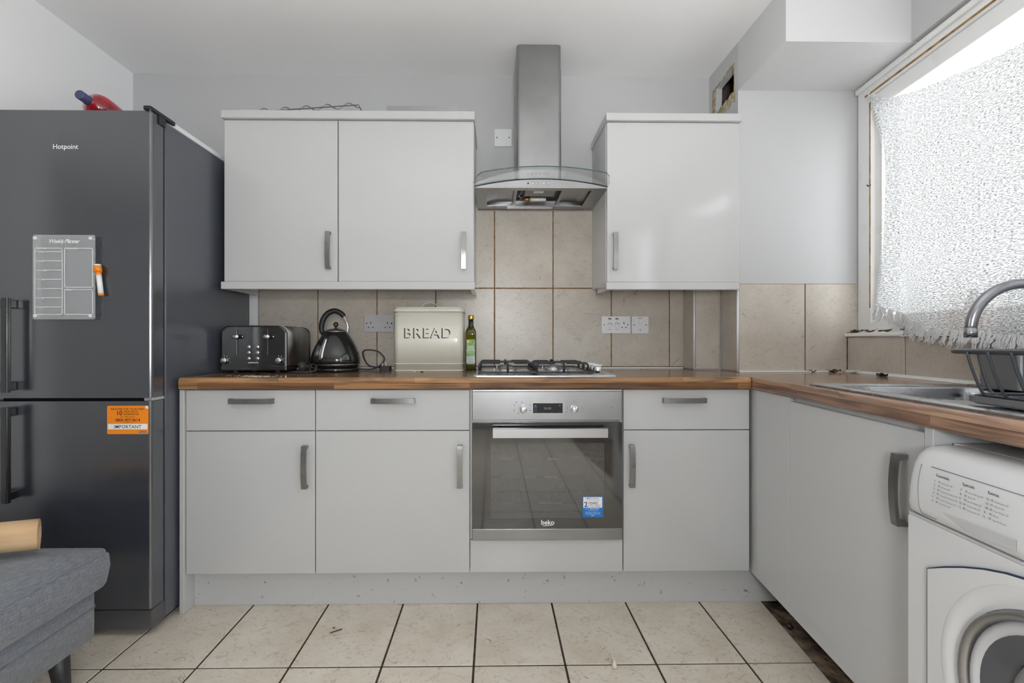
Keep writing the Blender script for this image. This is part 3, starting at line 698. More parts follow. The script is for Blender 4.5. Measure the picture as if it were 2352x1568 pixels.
# dealer sticker on the freezer door
S0, S1, T0, T1 = -1.284, -1.138, .723, .824
st = MB().prism(rr(S0, S1, T0, T1, .004), 'y', FY - .0008, FY - .0002).build('sticker', 'orange', ld, label='orange guarantee sticker')
cxs = (S0 + S1) / 2
t = MB(); U, V = (1, 0, 0), (0, 0, 1); yy = FY - .0012
t.text('REGISTER FOR YOUR FREE*', .0098, (cxs, yy, .809), U, V, bold=.004)
t.text('10', .0225, (cxs - .030, yy, .7905), U, V, bold=.012).text('YEAR PARTS', .0095, (cxs - .0155, yy, .8), U, V, 'LEFT', bold=.008).text('GUARANTEE', .0095, (cxs - .0155, yy, .791), U, V, 'LEFT', bold=.008)
t.text('CALL FREE NOW**', .0066, (cxs, yy, .7825), U, V).text('0800 497 0614', .0145, (cxs, yy, .7685), U, V, bold=.012).text('ROI 1800 812 836', .0045, (cxs, yy, .7635), U, V)
t.build('lettering', 'print_maroon', st)
bx(S0 + .003, S1 - .003, FY - .0013, FY - .0009, .740, .7595).build('white_band', 'print_white', st)
MB().text('IMPORTANT', .0165, (cxs, FY - .0016, .7438), U, V, bold=.008, space=1.06).build('lettering', 'navy', st)
bx(S1 - .034, S1 - .008, FY - .0013, FY - .0009, .7275, .7345).build('brand_box', 'black', st)
MB().text('Hotpoint', .0066, (S1 - .021, FY - .0016, .7292), U, V, bold=.02).build('lettering', 'print_white', st)
MB().prism([(S1 - .010, T1 - .0005), (S1 - .0005, T1 - .0005), (S1 - .0005, T1 - .011), (S1 - .011, T1 - .009)], 'y', FY - .0016, FY - .0009).build('peeled_corner', 'print_white', st)

# acrylic weekly planner, held off the door by four studs
PX0, PX1, PZ0, PZ1, PY = -1.530, -1.314, 1.131, 1.4285, FY - .014
pl = thing('weekly_planner', 'clear acrylic weekly planner board on the fridge door', 'planner', ((PX0 + PX1) / 2, FY, PZ0))
MB().prism(rr(PX0, PX1, PZ0, PZ1, .005), 'y', PY - .003, PY).build('board', 'acrylic', pl)
for x in (PX0 + .009, PX1 - .015):
    for z in (PZ0 + .012, PZ1 - .012):
        MB().lathe([(.0001, -.0085), (.005, -.0075), (.0065, -.004), (.0065, -.003)], (x, PY, z), 'y', 14).lathe([(.0035, .0), (.0035, .0135)], (x, PY, z), 'y', 10).build('stud', 'white_plastic', pl)
L_ = MB(); yl = PY - .0034
def ln(x0, x1, z0, z1): L_.box(x0, x1, yl - .0002, yl + .0002, z0, z1)
wln = .0022
def rect(x0, x1, z0, z1):
    ln(x0, x1, z0, z0 + wln); ln(x0, x1, z1 - wln, z1); ln(x0, x0 + wln, z0, z1); ln(x1 - wln, x1, z0, z1)
xl, xm, xr = PX0 + .007, PX0 + .106, PX1 - .006
rect(xl, xm - .002, PZ0 + .016, PZ1 - .046); rect(xm + .004, xr, PZ0 + .112, PZ1 - .046); rect(xm + .004, xr, PZ0 + .016, PZ0 + .106)
zs = [PZ1 - .058 - .0325 * i for i in range(7)]
for z in zs: ln(xl + .026, xm - .002, z - wln, z)
days = ('Monday', 'Tuesday', 'Wednesday', 'Thursday', 'Friday', 'Saturday', 'Sunday')
for z, d in zip(zs, days): L_.text(d, .0082, (xl + .004, yl, z - .004), U, V, 'LEFT', bold=.01)
L_.text('This Week', .0082, (xl + .004, yl, PZ1 - .050), U, V, 'LEFT', bold=.01).text('Shopping List', .0082, (xm + .008, yl, PZ1 - .050), U, V, 'LEFT', bold=.01).text('Notes', .0082, (xm + .008, yl, PZ0 + .102), U, V, 'LEFT', bold=.01)
L_.text('Weekly Planner', .0195, ((PX0 + PX1) / 2, yl, PZ1 - .029), U, V, bold=.018, shear=.35, space=.86)
L_.build('printed_grid', 'print_white', pl)

mk = thing('marker_pen', 'orange and white magnetic marker pen beside the weekly planner', 'pen', (-1.303, FY - .012, 1.215))
mc = (-1.305, FY - .0135)
tilt = lambda pts: pts
def pen(r0, r1, za, zb, name, m):
    ax = lambda z: (-1.3075 + (1.326 - z) * .12, mc[1], z)
    MB().tube([ax(za), ax(zb)], [r0, r1], 14).build(name, m, mk)
pen(.0085, .0085, 1.2225, 1.2885, 'barrel', 'print_white'); pen(.0078, .0082, 1.215, 1.2225, 'end_plug', 'orange')
pen(.0092, .0092, 1.2885, 1.298, 'collar', 'orange'); pen(.012, .0118, 1.298, 1.3195, 'cap', 'orange'); pen(.0105, .0105, 1.3195, 1.325, 'eraser', 'print_white')

# things lying on the fridge
rb = thing('drink_bottle', 'red plastic bottle with dark cap lying on the fridge', 'bottle', (-1.4, -.55, 1.87))
def along(a, b, prof, name, m, n=20):
    A, B = Vector(a), Vector(b); d = (B - A).normalized(); Lg = (B - A).length
    MB().tube([A + d * (t_ * Lg) for t_, r in prof], [r for t_, r in prof], n).build(name, m, rb)
A_, B_ = (-1.393, -.705, 1.938), (-1.408, -.38, 1.922)
along(A_, B_, [(.10, .016), (.13, .017), (.16, .028), (.20, .044), (.26, .050), (.36, .050), (.46, .048), (.52, .047)], 'body', 'red_bottle')
along(A_, B_, [(.52, .0475), (.70, .0475), (.86, .0475), (.96, .046), (1.0, .040)], 'label', 'purple_label')
along(A_, B_, [(-.02, .014), (-.015, .0165), (.085, .0165), (.095, .018)], 'cap', 'bottle_cap')
wtray = MB().prism(rr(-1.335, -1.142, -.63, -.08, .03), 'z', 1.8686, 1.876)
wtray.prism(rr(-1.34, -1.137, -.635, -.075, .03), 'z', 1.876, 1.893, holes=[list(reversed(rr(-1.33, -1.147, -.625, -.085, .025)))])
tag(wtray.build('plastic_tray', 'white_plastic', base=(-1.24, -.35, 1.869)), 'shallow white plastic tray lying on the fridge', 'tray')

# ------------------------------------------------------------------ oven
ov = thing('built_in_oven', 'stainless steel and black glass oven built in under the hob', 'oven', (.3, -.3, .28))
OX0, OX1, OF = .0105, .5915, -.592
cas2 = MB().prism([(.0095, .284), (.5905, .284), (.5905, .862), (.0095, .862)], 'y', -.572, -.566, holes=[[(.075, .36), (.075, .665), (.53, .665), (.53, .36)]])
cas2.box(.0095, .03, -.566, -.06, .284, .862).box(.57, .5905, -.566, -.06, .284, .862).box(.03, .57, -.566, -.06, .284, .32).box(.03, .57, -.566, -.06, .70, .862)
cas2.build('casing', 'steel', ov)
bx(.03, .57, -.12, -.115, .32, .70).box(.03, .034, -.566, -.12, .32, .70).box(.566, .57, -.566, -.12, .32, .70).box(.034, .566, -.566, -.12, .32, .324).build('cavity', 'oven_cavity', ov)
for z in (.583, .405):
    w_ = MB().tube([(.045, -.53, z), (.555, -.53, z)], .0025, 6).tube([(.045, -.16, z), (.555, -.16, z)], .0025, 6)
    for i in range(14): w_.tube([(.06 + i * .037, -.53, z), (.06 + i * .037, -.16, z)], .0015, 5)
    w_.build('oven_rack', 'steel_light', ov)
cp = MB().box(OX0, OX1, OF, -.573, .748, .8585, .0015).build('control_panel', 'steel', ov)
bx(OX0, OX1, OF + .004, -.573, .8588, .866, .001).build('top_strip', 'steel_satin', ov)
bx(.2455, .3605, OF - .0012, OF - .0002, .7755, .8135).build('display', 'black_gloss', cp)
dsp = MB().text('88:88', .013, (.302, OF - .0016, .789), U, V).text('PROGRAM', .0032, (.2545, OF - .0016, .795), U, V).text('-', .012, (.3495, OF - .0016, .781), U, V)
dsp.tube([(.255 + .0042 * math.cos(a * .524), OF - .0015, .7855 + .0042 * math.sin(a * .524)) for a in range(12)], .0005, 5, closed=True)
dsp.build('display_marks', 'print_grey', cp)['kind'] = 'stuff'
MB().text('+', .013, (.3495, OF - .0016, .800), U, V, bold=.02).build('plus_icon', 'blue', cp)
bx(.2515, .2585, OF - .0016, OF - .0013, .801, .8065).build('menu_icon', 'blue', cp)
for cx in (.2065, .4055):
    kb = MB().lathe([(.0165, -.0005), (.0165, -.006), (.0155, -.0075)], (cx, OF, .792), 'y', 28).build('knob', 'steel_light', cp)
    MB().lathe([(.0145, -.0075), (.0135, -.022), (.012, -.0235), (.0001, -.0235)], (cx, OF, .792), 'y', 28).build('knob_face', 'steel_light', kb)
    bx(cx - .001, cx + .001, OF - .0242, OF - .0234, .796, .803).build('pointer', 'print_dark', kb)
mk_ = MB()
for cx, sx, z, s_ in ((.4055, -.029, .797, '100'), (.4055, -.029, .790, '150'), (.4055, -.029, .778, '200'), (.4055, .031, .798, '75'), (.4055, .031, .791, '220'), (.4055, .031, .779, '250')):
    mk_.text(s_, .0048, (cx + sx, OF - .0008, z), U, V)
mk_.text('°C', .006, (.3765, OF - .0008, .817), U, V)
for i, (dx, dz) in enumerate(((-.033, .015), (-.034, -.006), (-.026, .026), (-.004, .025), (.028, .015), (.029, -.006), (-.019, -.017))):
    mk_.box(.2065 + dx - .0018, .2065 + dx + .0018, OF - .0008, OF - .0002, .792 + dz - .0018, .792 + dz + .0018)
mk_.lathe([(.0016, -.0008), (.0016, -.0002)], (.404, OF, .819), 'y', 10).lathe([(.0016, -.0008), (.0016, -.0002)], (.551, OF, .796), 'y', 10)
mk_.build('panel_marks', 'print_dark', cp)['kind'] = 'stuff'
# oven door
od = MB().prism([(OX0, .3275), (OX1, .3275), (OX1, .7385), (OX0, .7385)], 'y', OF - .002, OF + .004, holes=[[(.0805, .3665), (.0805, .6595), (.5235, .6595), (.5235, .3665)]]).build('door', 'oven_black_glass', ov)
bx(.0807, .5233, OF - .0015, OF + .002, .3667, .6593).build('window_pane', 'oven_glass', od)
bx(OX0, OX1, OF - .002, -.5725, .2835, .3268, .0015).build('steel_strip', 'steel', od)
bx(OX0 + .002, OX1 - .002, OF + .0045, -.5725, .3275, .355).box(OX0 + .002, OX1 - .002, OF + .0045, -.5725, .67, .738).box(OX0 + .002, .075, OF + .0045, -.5725, .355, .67).box(.53, OX1 - .002, OF + .0045, -.5725, .355, .67).build('inner_frame', 'black', od)
hd = MB().prism([(-.6385, .688), (-.6385, .722), (-.634, .7235), (-.622, .7235), (-.622, .7195), (-.633, .7195), (-.633, .688)], 'x', .0895, .5265)
hd.build('handle', 'steel_satin', od)
bx(.0935, .112, -.632, OF - .0022, .707, .7195, .002).build('handle_mount', 'black', od)
bx(.503, .5225, -.632, OF - .0022, .707, .7195, .002).build('handle_mount', 'black', od)
MB().text('beko', .026, (.3025, OF - .0026, .3435), U, V, bold=.014).prism([(.284, .3375), (.3215, .3405), (.3215, .3425), (.284, .3395)], 'y', OF - .0026, OF - .0022).build('logo', 'print_white', od)
bs = bx(.438, .5165, OF - .0028, OF - .0022, .3725, .4515).build('sticker', 'blue', od, label='blue and white guarantee sticker on the oven door')
bx(.4405, .514, OF - .0032, OF - .0029, .4085, .4495).build('white_field', 'print_white', bs)
b2 = MB().text('2', .028, (.4505, OF - .0036, .4115), U, V, bold=.02).text('YEARS', .0135, (.459, OF - .0036, .4215), U, V, 'LEFT', bold=.014).text('MUST', .0062, (.4635, OF - .0036, .443), U, V, bold=.02)
b2.build('lettering', 'blue_dark', bs)
b3 = MB().text('FOR FREE*', .0108, (.4595, OF - .0036, .4115), U, V, 'LEFT').text('YOU', .0062, (.446, OF - .0036, .443), U, V, 'LEFT').text('REGISTER', .0062, (.4745, OF - .0036, .443), U, V, 'LEFT')
b3.text('WITHIN 90 DAYS OF PURCHASE', .0034, (.477, OF - .0036, .4388), U, V).text('TO EXTEND YOUR GUARANTEE TO', .0034, (.477, OF - .0036, .4345), U, V).build('lettering', 'print_grey', bs)
b4 = MB().text('Telephone', .004, (.4455, OF - .0036, .4025), U, V, 'LEFT').text('0800 597 8645', .006, (.484, OF - .0036, .402), U, V, bold=.02).text('or online at beko.co.uk', .004, (.477, OF - .0036, .3965), U, V)
for i in range(3): b4.text('This free guarantee is subject to terms', .0037, (.477, OF - .0036, .3905 - i * .0042), U, V)
b4.text('beko', .0058, (.477, OF - .0036, .3765), U, V, bold=.02).build('lettering', 'print_white', bs)

# ------------------------------------------------------------------ gas hob
hb = thing('gas_hob', 'stainless steel four burner gas hob with black pan supports', 'hob', (.3, -.3, WT))
HX0, HX1, HY0, HY1 = .012, .588, -.552, -.045
HZ = WT + .0075
hp = MB()
o_ = rr(HX0, HX1, HY0, HY1, .012, 4); i_ = rr(HX0 + .007, HX1 - .007, HY0 + .007, HY1 - .007, .010, 4); n_ = len(o_)
hp.add([(x, y, WT + .0003) for x, y in o_] + [(x, y, WT + .003) for x, y in o_] + [(x, y, HZ) for x, y in i_],
       [(i, (i + 1) % n_, n_ + (i + 1) % n_, n_ + i) for i in range(n_)] + [(n_ + i, n_ + (i + 1) % n_, 2 * n_ + (i + 1) % n_, 2 * n_ + i) for i in range(n_)] + [tuple(2 * n_ + i for i in range(n_))])
hp.build('plate', 'steel_light', hb)
for (x, y, r) in ((.15, -.405, .043), (.15, -.165, .030), (.37, -.205, .036), (.385, -.43, .024)):
    bn = MB().lathe([(r + .006, HZ), (r + .004, HZ + .006), (r, HZ + .008), (r, HZ + .014)], (x, y, 0), n=28).build('burner', 'steel_light', hb)
    MB().lathe([(r * .98, HZ + .0142), (r * .95, HZ + .019), (r * .7, HZ + .021), (.0001, HZ + .021)], (x, y, 0), n=28).build('burner_cap', 'tray_grey', bn)
    MB().tube([(x - r - .012, y, HZ), (x - r - .012, y, HZ + .016)], .0025, 6).build('igniter', 'print_white', bn)
def support(x0, x1, cs, xc):
    mb = MB(); y0, y1, zb, zt = HY0 + .030, HY1 - .022, HZ + .0065, HZ + .040
    mb.tube([(x0, y0, zb), (x1, y0, zb), (x1, y1, zb), (x0, y1, zb)], .0045, 8, closed=True, smooth=False)
    def finger(a, d, ln_):
        a = Vector((a[0], a[1], zb)); d = Vector((d[0], d[1], 0))
        up_ = a + Vector((0, 0, zt - zb - .012)); p2 = a + Vector((0, 0, zt - zb)) + d * .012; p3 = a + Vector((0, 0, zt - zb)) + d * ln_
        mb.tube([a, up_, up_ + Vector((0, 0, .008)) + d * .004, p2, p3], [.0048, .0048, .0048, .0046, .0036], 8)
    for (cy, gap) in cs:
        finger((x0, cy), (1, 0), xc - x0 - gap); finger((x1, cy), (-1, 0), x1 - xc - gap)
    finger((xc, y0), (0, 1), abs(cs[0][0] - y0) - cs[0][1]); finger((xc, y1), (0, -1), abs(y1 - cs[1][0]) - cs[1][1])
    ym = (cs[0][0] + cs[1][0]) / 2
    mb.tube([(x0, ym, zb), (x0, ym, zt - .008), (x0 + .012, ym, zt), (x1 - .012, ym, zt), (x1, ym, zt - .008), (x1, ym, zb)], .0045, 8)
    return mb.build('pan_support', 'cast_iron', hb)
support(.032, .262, ((-.405, .030), (-.165, .026)), .15)
support(.274, .492, ((-.43, .024), (-.205, .030)), .377)
for i, y in enumerate((-.43, -.36, -.29, -.22)):
    k = MB().lathe([(.019, HZ + .006), (.0195, HZ + .012), (.017, HZ + .026), (.015, HZ + .0275), (.0001, HZ + .0275)], (.532, y, 0), n=24).build('knob', 'steel_light', hb)
    MB().lathe([(.009, HZ), (.009, HZ + .006)], (.532, y, 0), n=14).build('spindle', 'black', k)
    bx(.512, .552, y - .004, y + .004, HZ + .0277, HZ + .033, .002).build('grip', 'steel_light', k)

# ------------------------------------------------------------------ cooker hood
hh = thing('cooker_hood', 'stainless steel chimney cooker hood with curved glass canopy', 'cooker hood', (.3, 0, 1.725))
CX0, CX1, CF = .197, .404, -.262
ch = MB().prism(rr(CX0, CX1, CF, -.006, .018, 5, (1, 1, 0, 0)), 'z', 1.768, 2.306).build('chimney', 'steel_hood', hh)
MB().prism(rr(CX0 + .002, CX1 - .002, CF + .002, -.006, .017, 5, (1, 1, 0, 0)), 'z', 2.3, CEIL - .002).build('upper_chimney', 'steel_hood', hh)
# body: shallow box, underside open where the grease filters are missing
HBX0, HBX1, HBF, HB0 = .012, .594, -.352, 1.726
zt_ = lambda x: 1.730 + .034 * (1 - ((x - .303) / .291) ** 2)
xs = [HBX0 + (HBX1 - HBX0) * i / 24 for i in range(25)]
fp = [(HBX0, HB0), (HBX1, HB0)] + [(x, zt_(x)) for x in reversed(xs)]
MB().prism(fp, 'y', HBF, HBF + .006).build('front_panel', 'steel_hood', hh)
MB().prism(fp, 'y', -.012, -.006).box(HBX0, HBX0 + .004, HBF + .006, -.012, HB0, 1.7305).box(HBX1 - .004, HBX1, HBF + .006, -.012, HB0, 1.7305).build('back_panel', 'steel_hood', hh)
top = MB(); vs_ = []
for x in xs:
    for y in (HBF + .006, -.012): vs_.append((x, y, zt_(x) - .001)); vs_.append((x, y, zt_(x) + .0015))
top.add(vs_, [(4 * i + 1, 4 * i + 3, 4 * i + 7, 4 * i + 5) for i in range(24)] + [(4 * i, 4 * i + 4, 4 * i + 6, 4 * i + 2) for i in range(24)])
top.build('top_panel', 'steel_hood', hh)
MB().prism([(HBX0 + .004, HBF + .006), (HBX1 - .004, HBF + .006), (HBX1 - .004, -.012), (HBX0 + .004, -.012)], 'z', HB0, HB0 + .003,
           holes=[[(.060, -.315), (.060, -.075), (.530, -.075), (.530, -.315)]]).build('underside', 'steel_hood', hh)
cav = MB().box(.056, .534, -.320, -.070, 1.7575, 1.759)
cav.box(.056, .060, -.320, -.070, 1.729, 1.7575).box(.530, .534, -.320, -.070, 1.729, 1.7575).box(.06, .53, -.320, -.316, 1.729, 1.7575).box(.06, .53, -.074, -.070, 1.729, 1.7575)
# cut-away liners left and right, dark fan chamber in the middle
bx(.20, .398, -.316, -.074, 1.752, 1.7535).build('fan_chamber', 'black', hh)
bx(.06, .199, -.316, -.074, 1.748, 1.75).build('liner', 'steel', hh)
bx(.399, .53, -.316, -.074, 1.748, 1.75).build('liner', 'steel', hh)
bx(.186, .199, -.316, -.074, 1.7295, 1.7478).build('liner_rib', 'steel', hh)
bx(.399, .412, -.316, -.074, 1.7295, 1.7478).build('liner_rib', 'steel', hh)
bx(.235, .375, -.29, -.20, 1.735, 1.7518, .003).build('lamp_housing', 'tray_grey', hh)
bx(.275, .32, -.285, -.255, 1.7335, 1.7349).build('rating_label', 'print_white', hh)
MB().tube([(.268, -.14, 1.74), (.345, -.14, 1.74)], .009, 12).build('lamp_bulb', 'bulb', hh)
MB().tube([(.236, -.14, 1.74), (.268, -.14, 1.74)], [.009, .014], 12).build('lamp_base', 'brass_dull', hh)
MB().tube(smooth_path([(.21, -.30, 1.749), (.222, -.26, 1.742), (.212, -.20, 1.738), (.225, -.15, 1.745), (.214, -.09, 1.75)], 5), .004, 6).build('cable', 'tray_grey', hh)
bx(.16, .39, -.062, -.030, 1.7235, 1.7258, .0008).build('filter_catch', 'steel_light', hh)
for i, x in enumerate((.262, .279, .296, .313, .330)):
    MB().lathe([(.0042, -.0002), (.0042, -.003), (.0035, -.0045), (.0001, -.0045)], (x, HBF, 1.7465), 'y', 12).build('button', 'chrome', hh)
MB().lathe([(.0038, -.0002), (.0036, -.0018), (.0001, -.002)], (.244, HBF, 1.7465), 'y', 12).build('indicator', 'led_red', hh)
# curved glass canopy
gx = [.006 + .588 * i / 32 for i in range(33)]
zg = lambda x: 1.7335 + .034 * (1 - ((x - .3) / .294) ** 2)
gl_ = MB(); vs_ = []; fe = MB()
def gfront(x):
    t = abs((x - .3) / .294); return -.492 if t < .86 else -.492 + .10 * ((t - .86) / .14) ** 2
for x in gx:
    z = zg(x)
    for y, h in ((gfront(x), 0), (gfront(x), .005), (-.27, .005), (-.27, 0)): vs_.append((x, y, z + h))
n_ = len(gx)
gl_.add(vs_, [(4 * i + a, 4 * i + (a + 1) % 4, 4 * i + 4 + (a + 1) % 4, 4 * i + 4 + a) for i in range(n_ - 1) for a in (1, 2, 3)] + [(0, 1, 2, 3), tuple(4 * (n_ - 1) + a for a in range(4))])
gls = gl_.build('glass_canopy', 'hood_glass', hh)
fe.add([(x, gfront(x) - .0002, zg(x) + h) for x in gx for h in (0, .005)], [(2 * i, 2 * i + 1, 2 * i + 3, 2 * i + 2) for i in range(n_ - 1)])
fe.build('glass_edge', 'hood_glass_edge', gls)
tr_ = MB(); tr_.add([(x, y, zt_(x) + .0015 + h) for x in xs for y, h in ((HBF - .003, 0), (HBF - .003, .0019), (HBF + .004, .0019), (HBF + .004, 0))],
     [(4 * i + a, 4 * i + (a + 1) % 4, 4 * i + 4 + (a + 1) % 4, 4 * i + 4 + a) for i in range(24) for a in range(4)])
tr_.build('glass_seal', 'black', hh)

# ------------------------------------------------------------------ toaster
WZ = WT + .0003
tx0, tx1, ty0, ty1, tz0, tz1 = -1.104, -.818, -.335, -.065, WZ + .012, WZ + .208
ts = thing('toaster', 'black four slice toaster with chrome levers beside the fridge', 'toaster', ((tx0 + tx1) / 2, -.2, WZ))
sec = rr(tx0, tx1, tz0, tz1, .034, 7, (0, 0, 1, 1))
MB().prism(rr(tx0 + .002, tx1 - .002, tz0 + .02, tz1 - .002, .033, 7, (0, 0, 1, 1)), 'y', ty0 + .014, ty1 - .014, smooth=True).build('wrap', 'toaster_side', ts)
fpn = MB(); a_ = sec; b_ = [(x + (.006 if x < -.96 else -.006), z - (.006 if z > tz0 + .1 else 0)) for x, z in sec]
n_ = len(a_)
fpn.add([(x, ty0 + .014, z) for x, z in a_] + [(x, ty0 + .004, z) for x, z in a_] + [(x, ty0, z) for x, z in b_],
        [tuple(range(n_)), tuple(reversed(range(2 * n_, 3 * n_)))] + [(i, (i + 1) % n_, n_ + (i + 1) % n_, n_ + i) for i in range(n_)] + [(n_ + i, n_ + (i + 1) % n_, 2 * n_ + (i + 1) % n_, 2 * n_ + i) for i in range(n_)])
fpo = fpn.build('front_panel', 'black_gloss', ts)
MB().prism(sec, 'y', ty1 - .014, ty1).build('back_panel', 'black_gloss', ts)
MB().tube([(x, ty0 + .0145, z) for x, z in sec[2:]], .0017, 6).build('chrome_edge', 'chrome', ts)
bx(tx0 - .001, tx1 + .001, ty0 - .001, ty1 + .001, tz0, tz0 + .021, .004).build('base', 'black_gloss', ts)
sl = MB()
for x in (tx0 + .05, tx0 + .11, tx0 + .165, tx0 + .225): sl.box(x, x + .018, ty0 + .05, ty1 - .05, tz1 - .001, tz1 + .0006)
sl.build('bread_slots', 'black', ts)
for x in (tx0 + .05, tx1 - .05):
    for y in (ty0 + .03, ty1 - .04): MB().lathe([(.010, WZ), (.010, tz0)], (x, y, 0), n=12).build('foot', 'rubber', ts)
for i, x in enumerate((tx0 + .073, tx0 + .207)):
    bx(x - .0026, x + .0026, ty0 - .0012, ty0 - .0001, tz0 + .068, tz0 + .180).build('lever_slot', 'black', fpo)
    bx(x - .0027, x - .0014, ty0 - .0016, ty0 - .0012, tz0 + .068, tz0 + .180).build('slot_trim', 'steel_light', fpo)
    MB().lathe([(.0001, -.026), (.006, -.025), (.0085, -.021), (.0085, -.018), (.004, -.014), (.003, -.0018)], (x, ty0, tz0 + .147), 'y', 16, rfun=lambda a: 1.0 + .9 * abs(math.cos(a))).build('lever', 'chrome', ts)
    MB().sphere((x + .024, ty0 - .004, tz0 + .147), .0042).build('pilot', 'chrome', ts)
for x in (tx0 + .019, tx0 + .256):
    kk = MB().lathe([(.0165, -.0002), (.0165, -.003), (.0135, -.0055), (.0135, -.016), (.0115, -.018), (.0001, -.018)], (x, ty0, tz0 + .043), 'y', 24).build('browning_dial', 'chrome', ts)
    bx(x - .001, x + .0012, ty0 - .0188, ty0 - .018, tz0 + .038, tz0 + .046).build('pointer', 'orange_deep', kk)
    tk = MB()
    for a in (100, 65, 25, -15): tk.box(x + .021 * math.cos(math.radians(a)) - .0011, x + .021 * math.cos(math.radians(a)) + .0011, ty0 - .0006, ty0 - .0001, tz0 + .043 + .021 * math.sin(math.radians(a)) - .0015, tz0 + .043 + .021 * math.sin(math.radians(a)) + .0015)
    tk.build('dial_marks', 'print_white', ts)
for x in (tx0 + .122, tx0 + .160):
    for z in (tz0 + .051, tz0 + .077, tz0 + .102):
        MB().lathe([(.0088, -.0002), (.0088, -.002), (.0075, -.0035), (.0001, -.0035)], (x, ty0, z), 'y', 16).build('button', 'steel_light', ts)
MB().text('cookworks', .010, (tx0 + .142, ty0 - .0009, tz0 + .031), U, V, bold=.02).build('logo', 'print_white', ts)
crd = smooth_path([(-.822, -.20, WZ + .014), (-.80, -.27, WZ + .006), (-.775, -.30, WZ + .012), (-.745, -.29, WZ + .030), (-.715, -.30, WZ + .036), (-.690, -.325, WZ + .030), (-.69, -.345, WZ + .012), (-.72, -.365, WZ + .004), (-.77, -.36, WZ + .004), (-.80, -.34, WZ + .004), (-.785, -.325, WZ + .004), (-.74, -.325, WZ + .005), (-.700, -.34, WZ + .006), (-.685, -.33, WZ + .014), (-.70, -.31, WZ + .02), (-.725, -.30, WZ + .02)], 5)
MB().tube(crd, .0036, 8).build('power_cord', 'rubber', ts)
pg = MB().lathe([(.020, -.014), (.024, -.008), (.024, .006), (.019, .012), (.010, .016), (.0055, .02), (.0055, .034)], (-.765, -.285, WZ + .0255), 'x', 20).build('plug', 'rubber', ts)
MB().box(-.787, -.779, -.288, -.282, WZ + .032, WZ + .038).box(-.787, -.779, -.296, -.29, WZ + .016, WZ + .02).build('plug_pins', 'chrome', pg)

# ------------------------------------------------------------------ kettle and its stand
kx, ky = -.646, -.200
kb_ = thing('kettle_stand', 'round black kettle stand with flex and plug', 'kettle stand', (kx, ky, WZ))
MB().lathe([(.100, WZ), (.108, WZ + .005), (.108, WZ + .014), (.098, WZ + .019), (.0001, WZ + .019)], (kx, ky, 0), n=40).build('plate', 'black_gloss', kb_)
MB().tube(smooth_path([(kx + .095, ky + .04, WZ + .008), (kx + .15, ky + .055, WZ + .006), (kx + .19, ky + .05, WZ + .02), (kx + .215, ky + .05, WZ + .055), (kx + .19, ky + .045, WZ + .088), (kx + .15, ky + .04, WZ + .098), (kx + .115, ky + .05, WZ + .092), (kx + .11, ky + .075, WZ + .06), (kx + .13, ky + .09, WZ + .022), (kx + .18, ky + .085, WZ + .012), (kx + .205, ky + .075, WZ + .014)], 6), .0038, 8).build('flex', 'rubber', kb_)
px, py = kx + .224, ky + .03
pg = MB().prism(rr(px - .025, px + .025, py - .022, py + .030, .012, 5), 'z', WZ, WZ + .022).build('plug', 'rubber', kb_)
MB().box(px - .013, px - .0095, py - .012, py - .006, WZ + .0222, WZ + .036).box(px + .008, px + .0115, py - .014, py - .008, WZ + .0222, WZ + .038).box(px - .003, px + .001, py + .01, py + .018, WZ + .0222, WZ + .044).build('plug_pins', 'chrome', pg)
kz = WZ + .0195
kt = thing('kettle', 'black pyramid kettle with curved handle and ball knob', 'kettle', (kx, ky, kz))
facet = lambda a: 1.0 - .022 * (1 - abs(math.cos(4 * (a + .2)))) 
MB().lathe([(.098, kz), (.105, kz + .003), (.105, kz + .012), (.1085, kz + .016), (.112, kz + .028), (.1115, kz + .04), (.106, kz + .062), (.096, kz + .09), (.082, kz + .118), (.066, kz + .143), (.056, kz + .156), (.050, kz + .162)], (kx, ky, 0), n=48, rfun=facet).build('body', 'black_gloss', kt)
MB().lathe([(.1095, kz + .012), (.1105, kz + .014), (.1095, kz + .016)], (kx, ky, 0), n=48, cap=False).build('base_ring', 'steel', kt)
ld_ = MB().lathe([(.0505, kz + .1622), (.0525, kz + .164), (.049, kz + .168), (.036, kz + .175), (.018, kz + .1795), (.0001, kz + .1805)], (kx, ky, 0), n=40).build('lid', 'steel', kt)
MB().lathe([(.006, kz + .180), (.0045, kz + .186), (.0045, kz + .188)], (kx, ky, 0), n=14).sphere((kx, ky, kz + .1985), .0118).build('lid_knob', 'black_gloss', ld_)
hpth = smooth_path([(kx - .060, ky - .01, kz + .158), (kx - .064, ky - .01, kz + .182), (kx - .058, ky - .008, kz + .218), (kx - .036, ky - .004, kz + .250), (kx - .004, ky, kz + .262), (kx + .024, ky + .003, kz + .250), (kx + .036, ky + .005, kz + .236)], 6)
nn = len(hpth)
MB().tube(hpth, [.0105 + .0025 * math.sin(math.pi * i / (nn - 1)) for i in range(nn)], 14).build('handle', 'black', kt)
MB().tube(smooth_path([(kx + .034, ky + .005, kz + .238), (kx + .046, ky + .006, kz + .215), (kx + .053, ky + .007, kz + .188), (kx + .050, ky + .007, kz + .160)], 6), .0045, 10).build('handle_stay', 'chrome', kt)
MB().tube([(kx - .060, ky - .012, kz + .150), (kx - .050, ky - .035, kz + .142)], [.007, .004], 10).build('handle_hinge', 'chrome', kt)
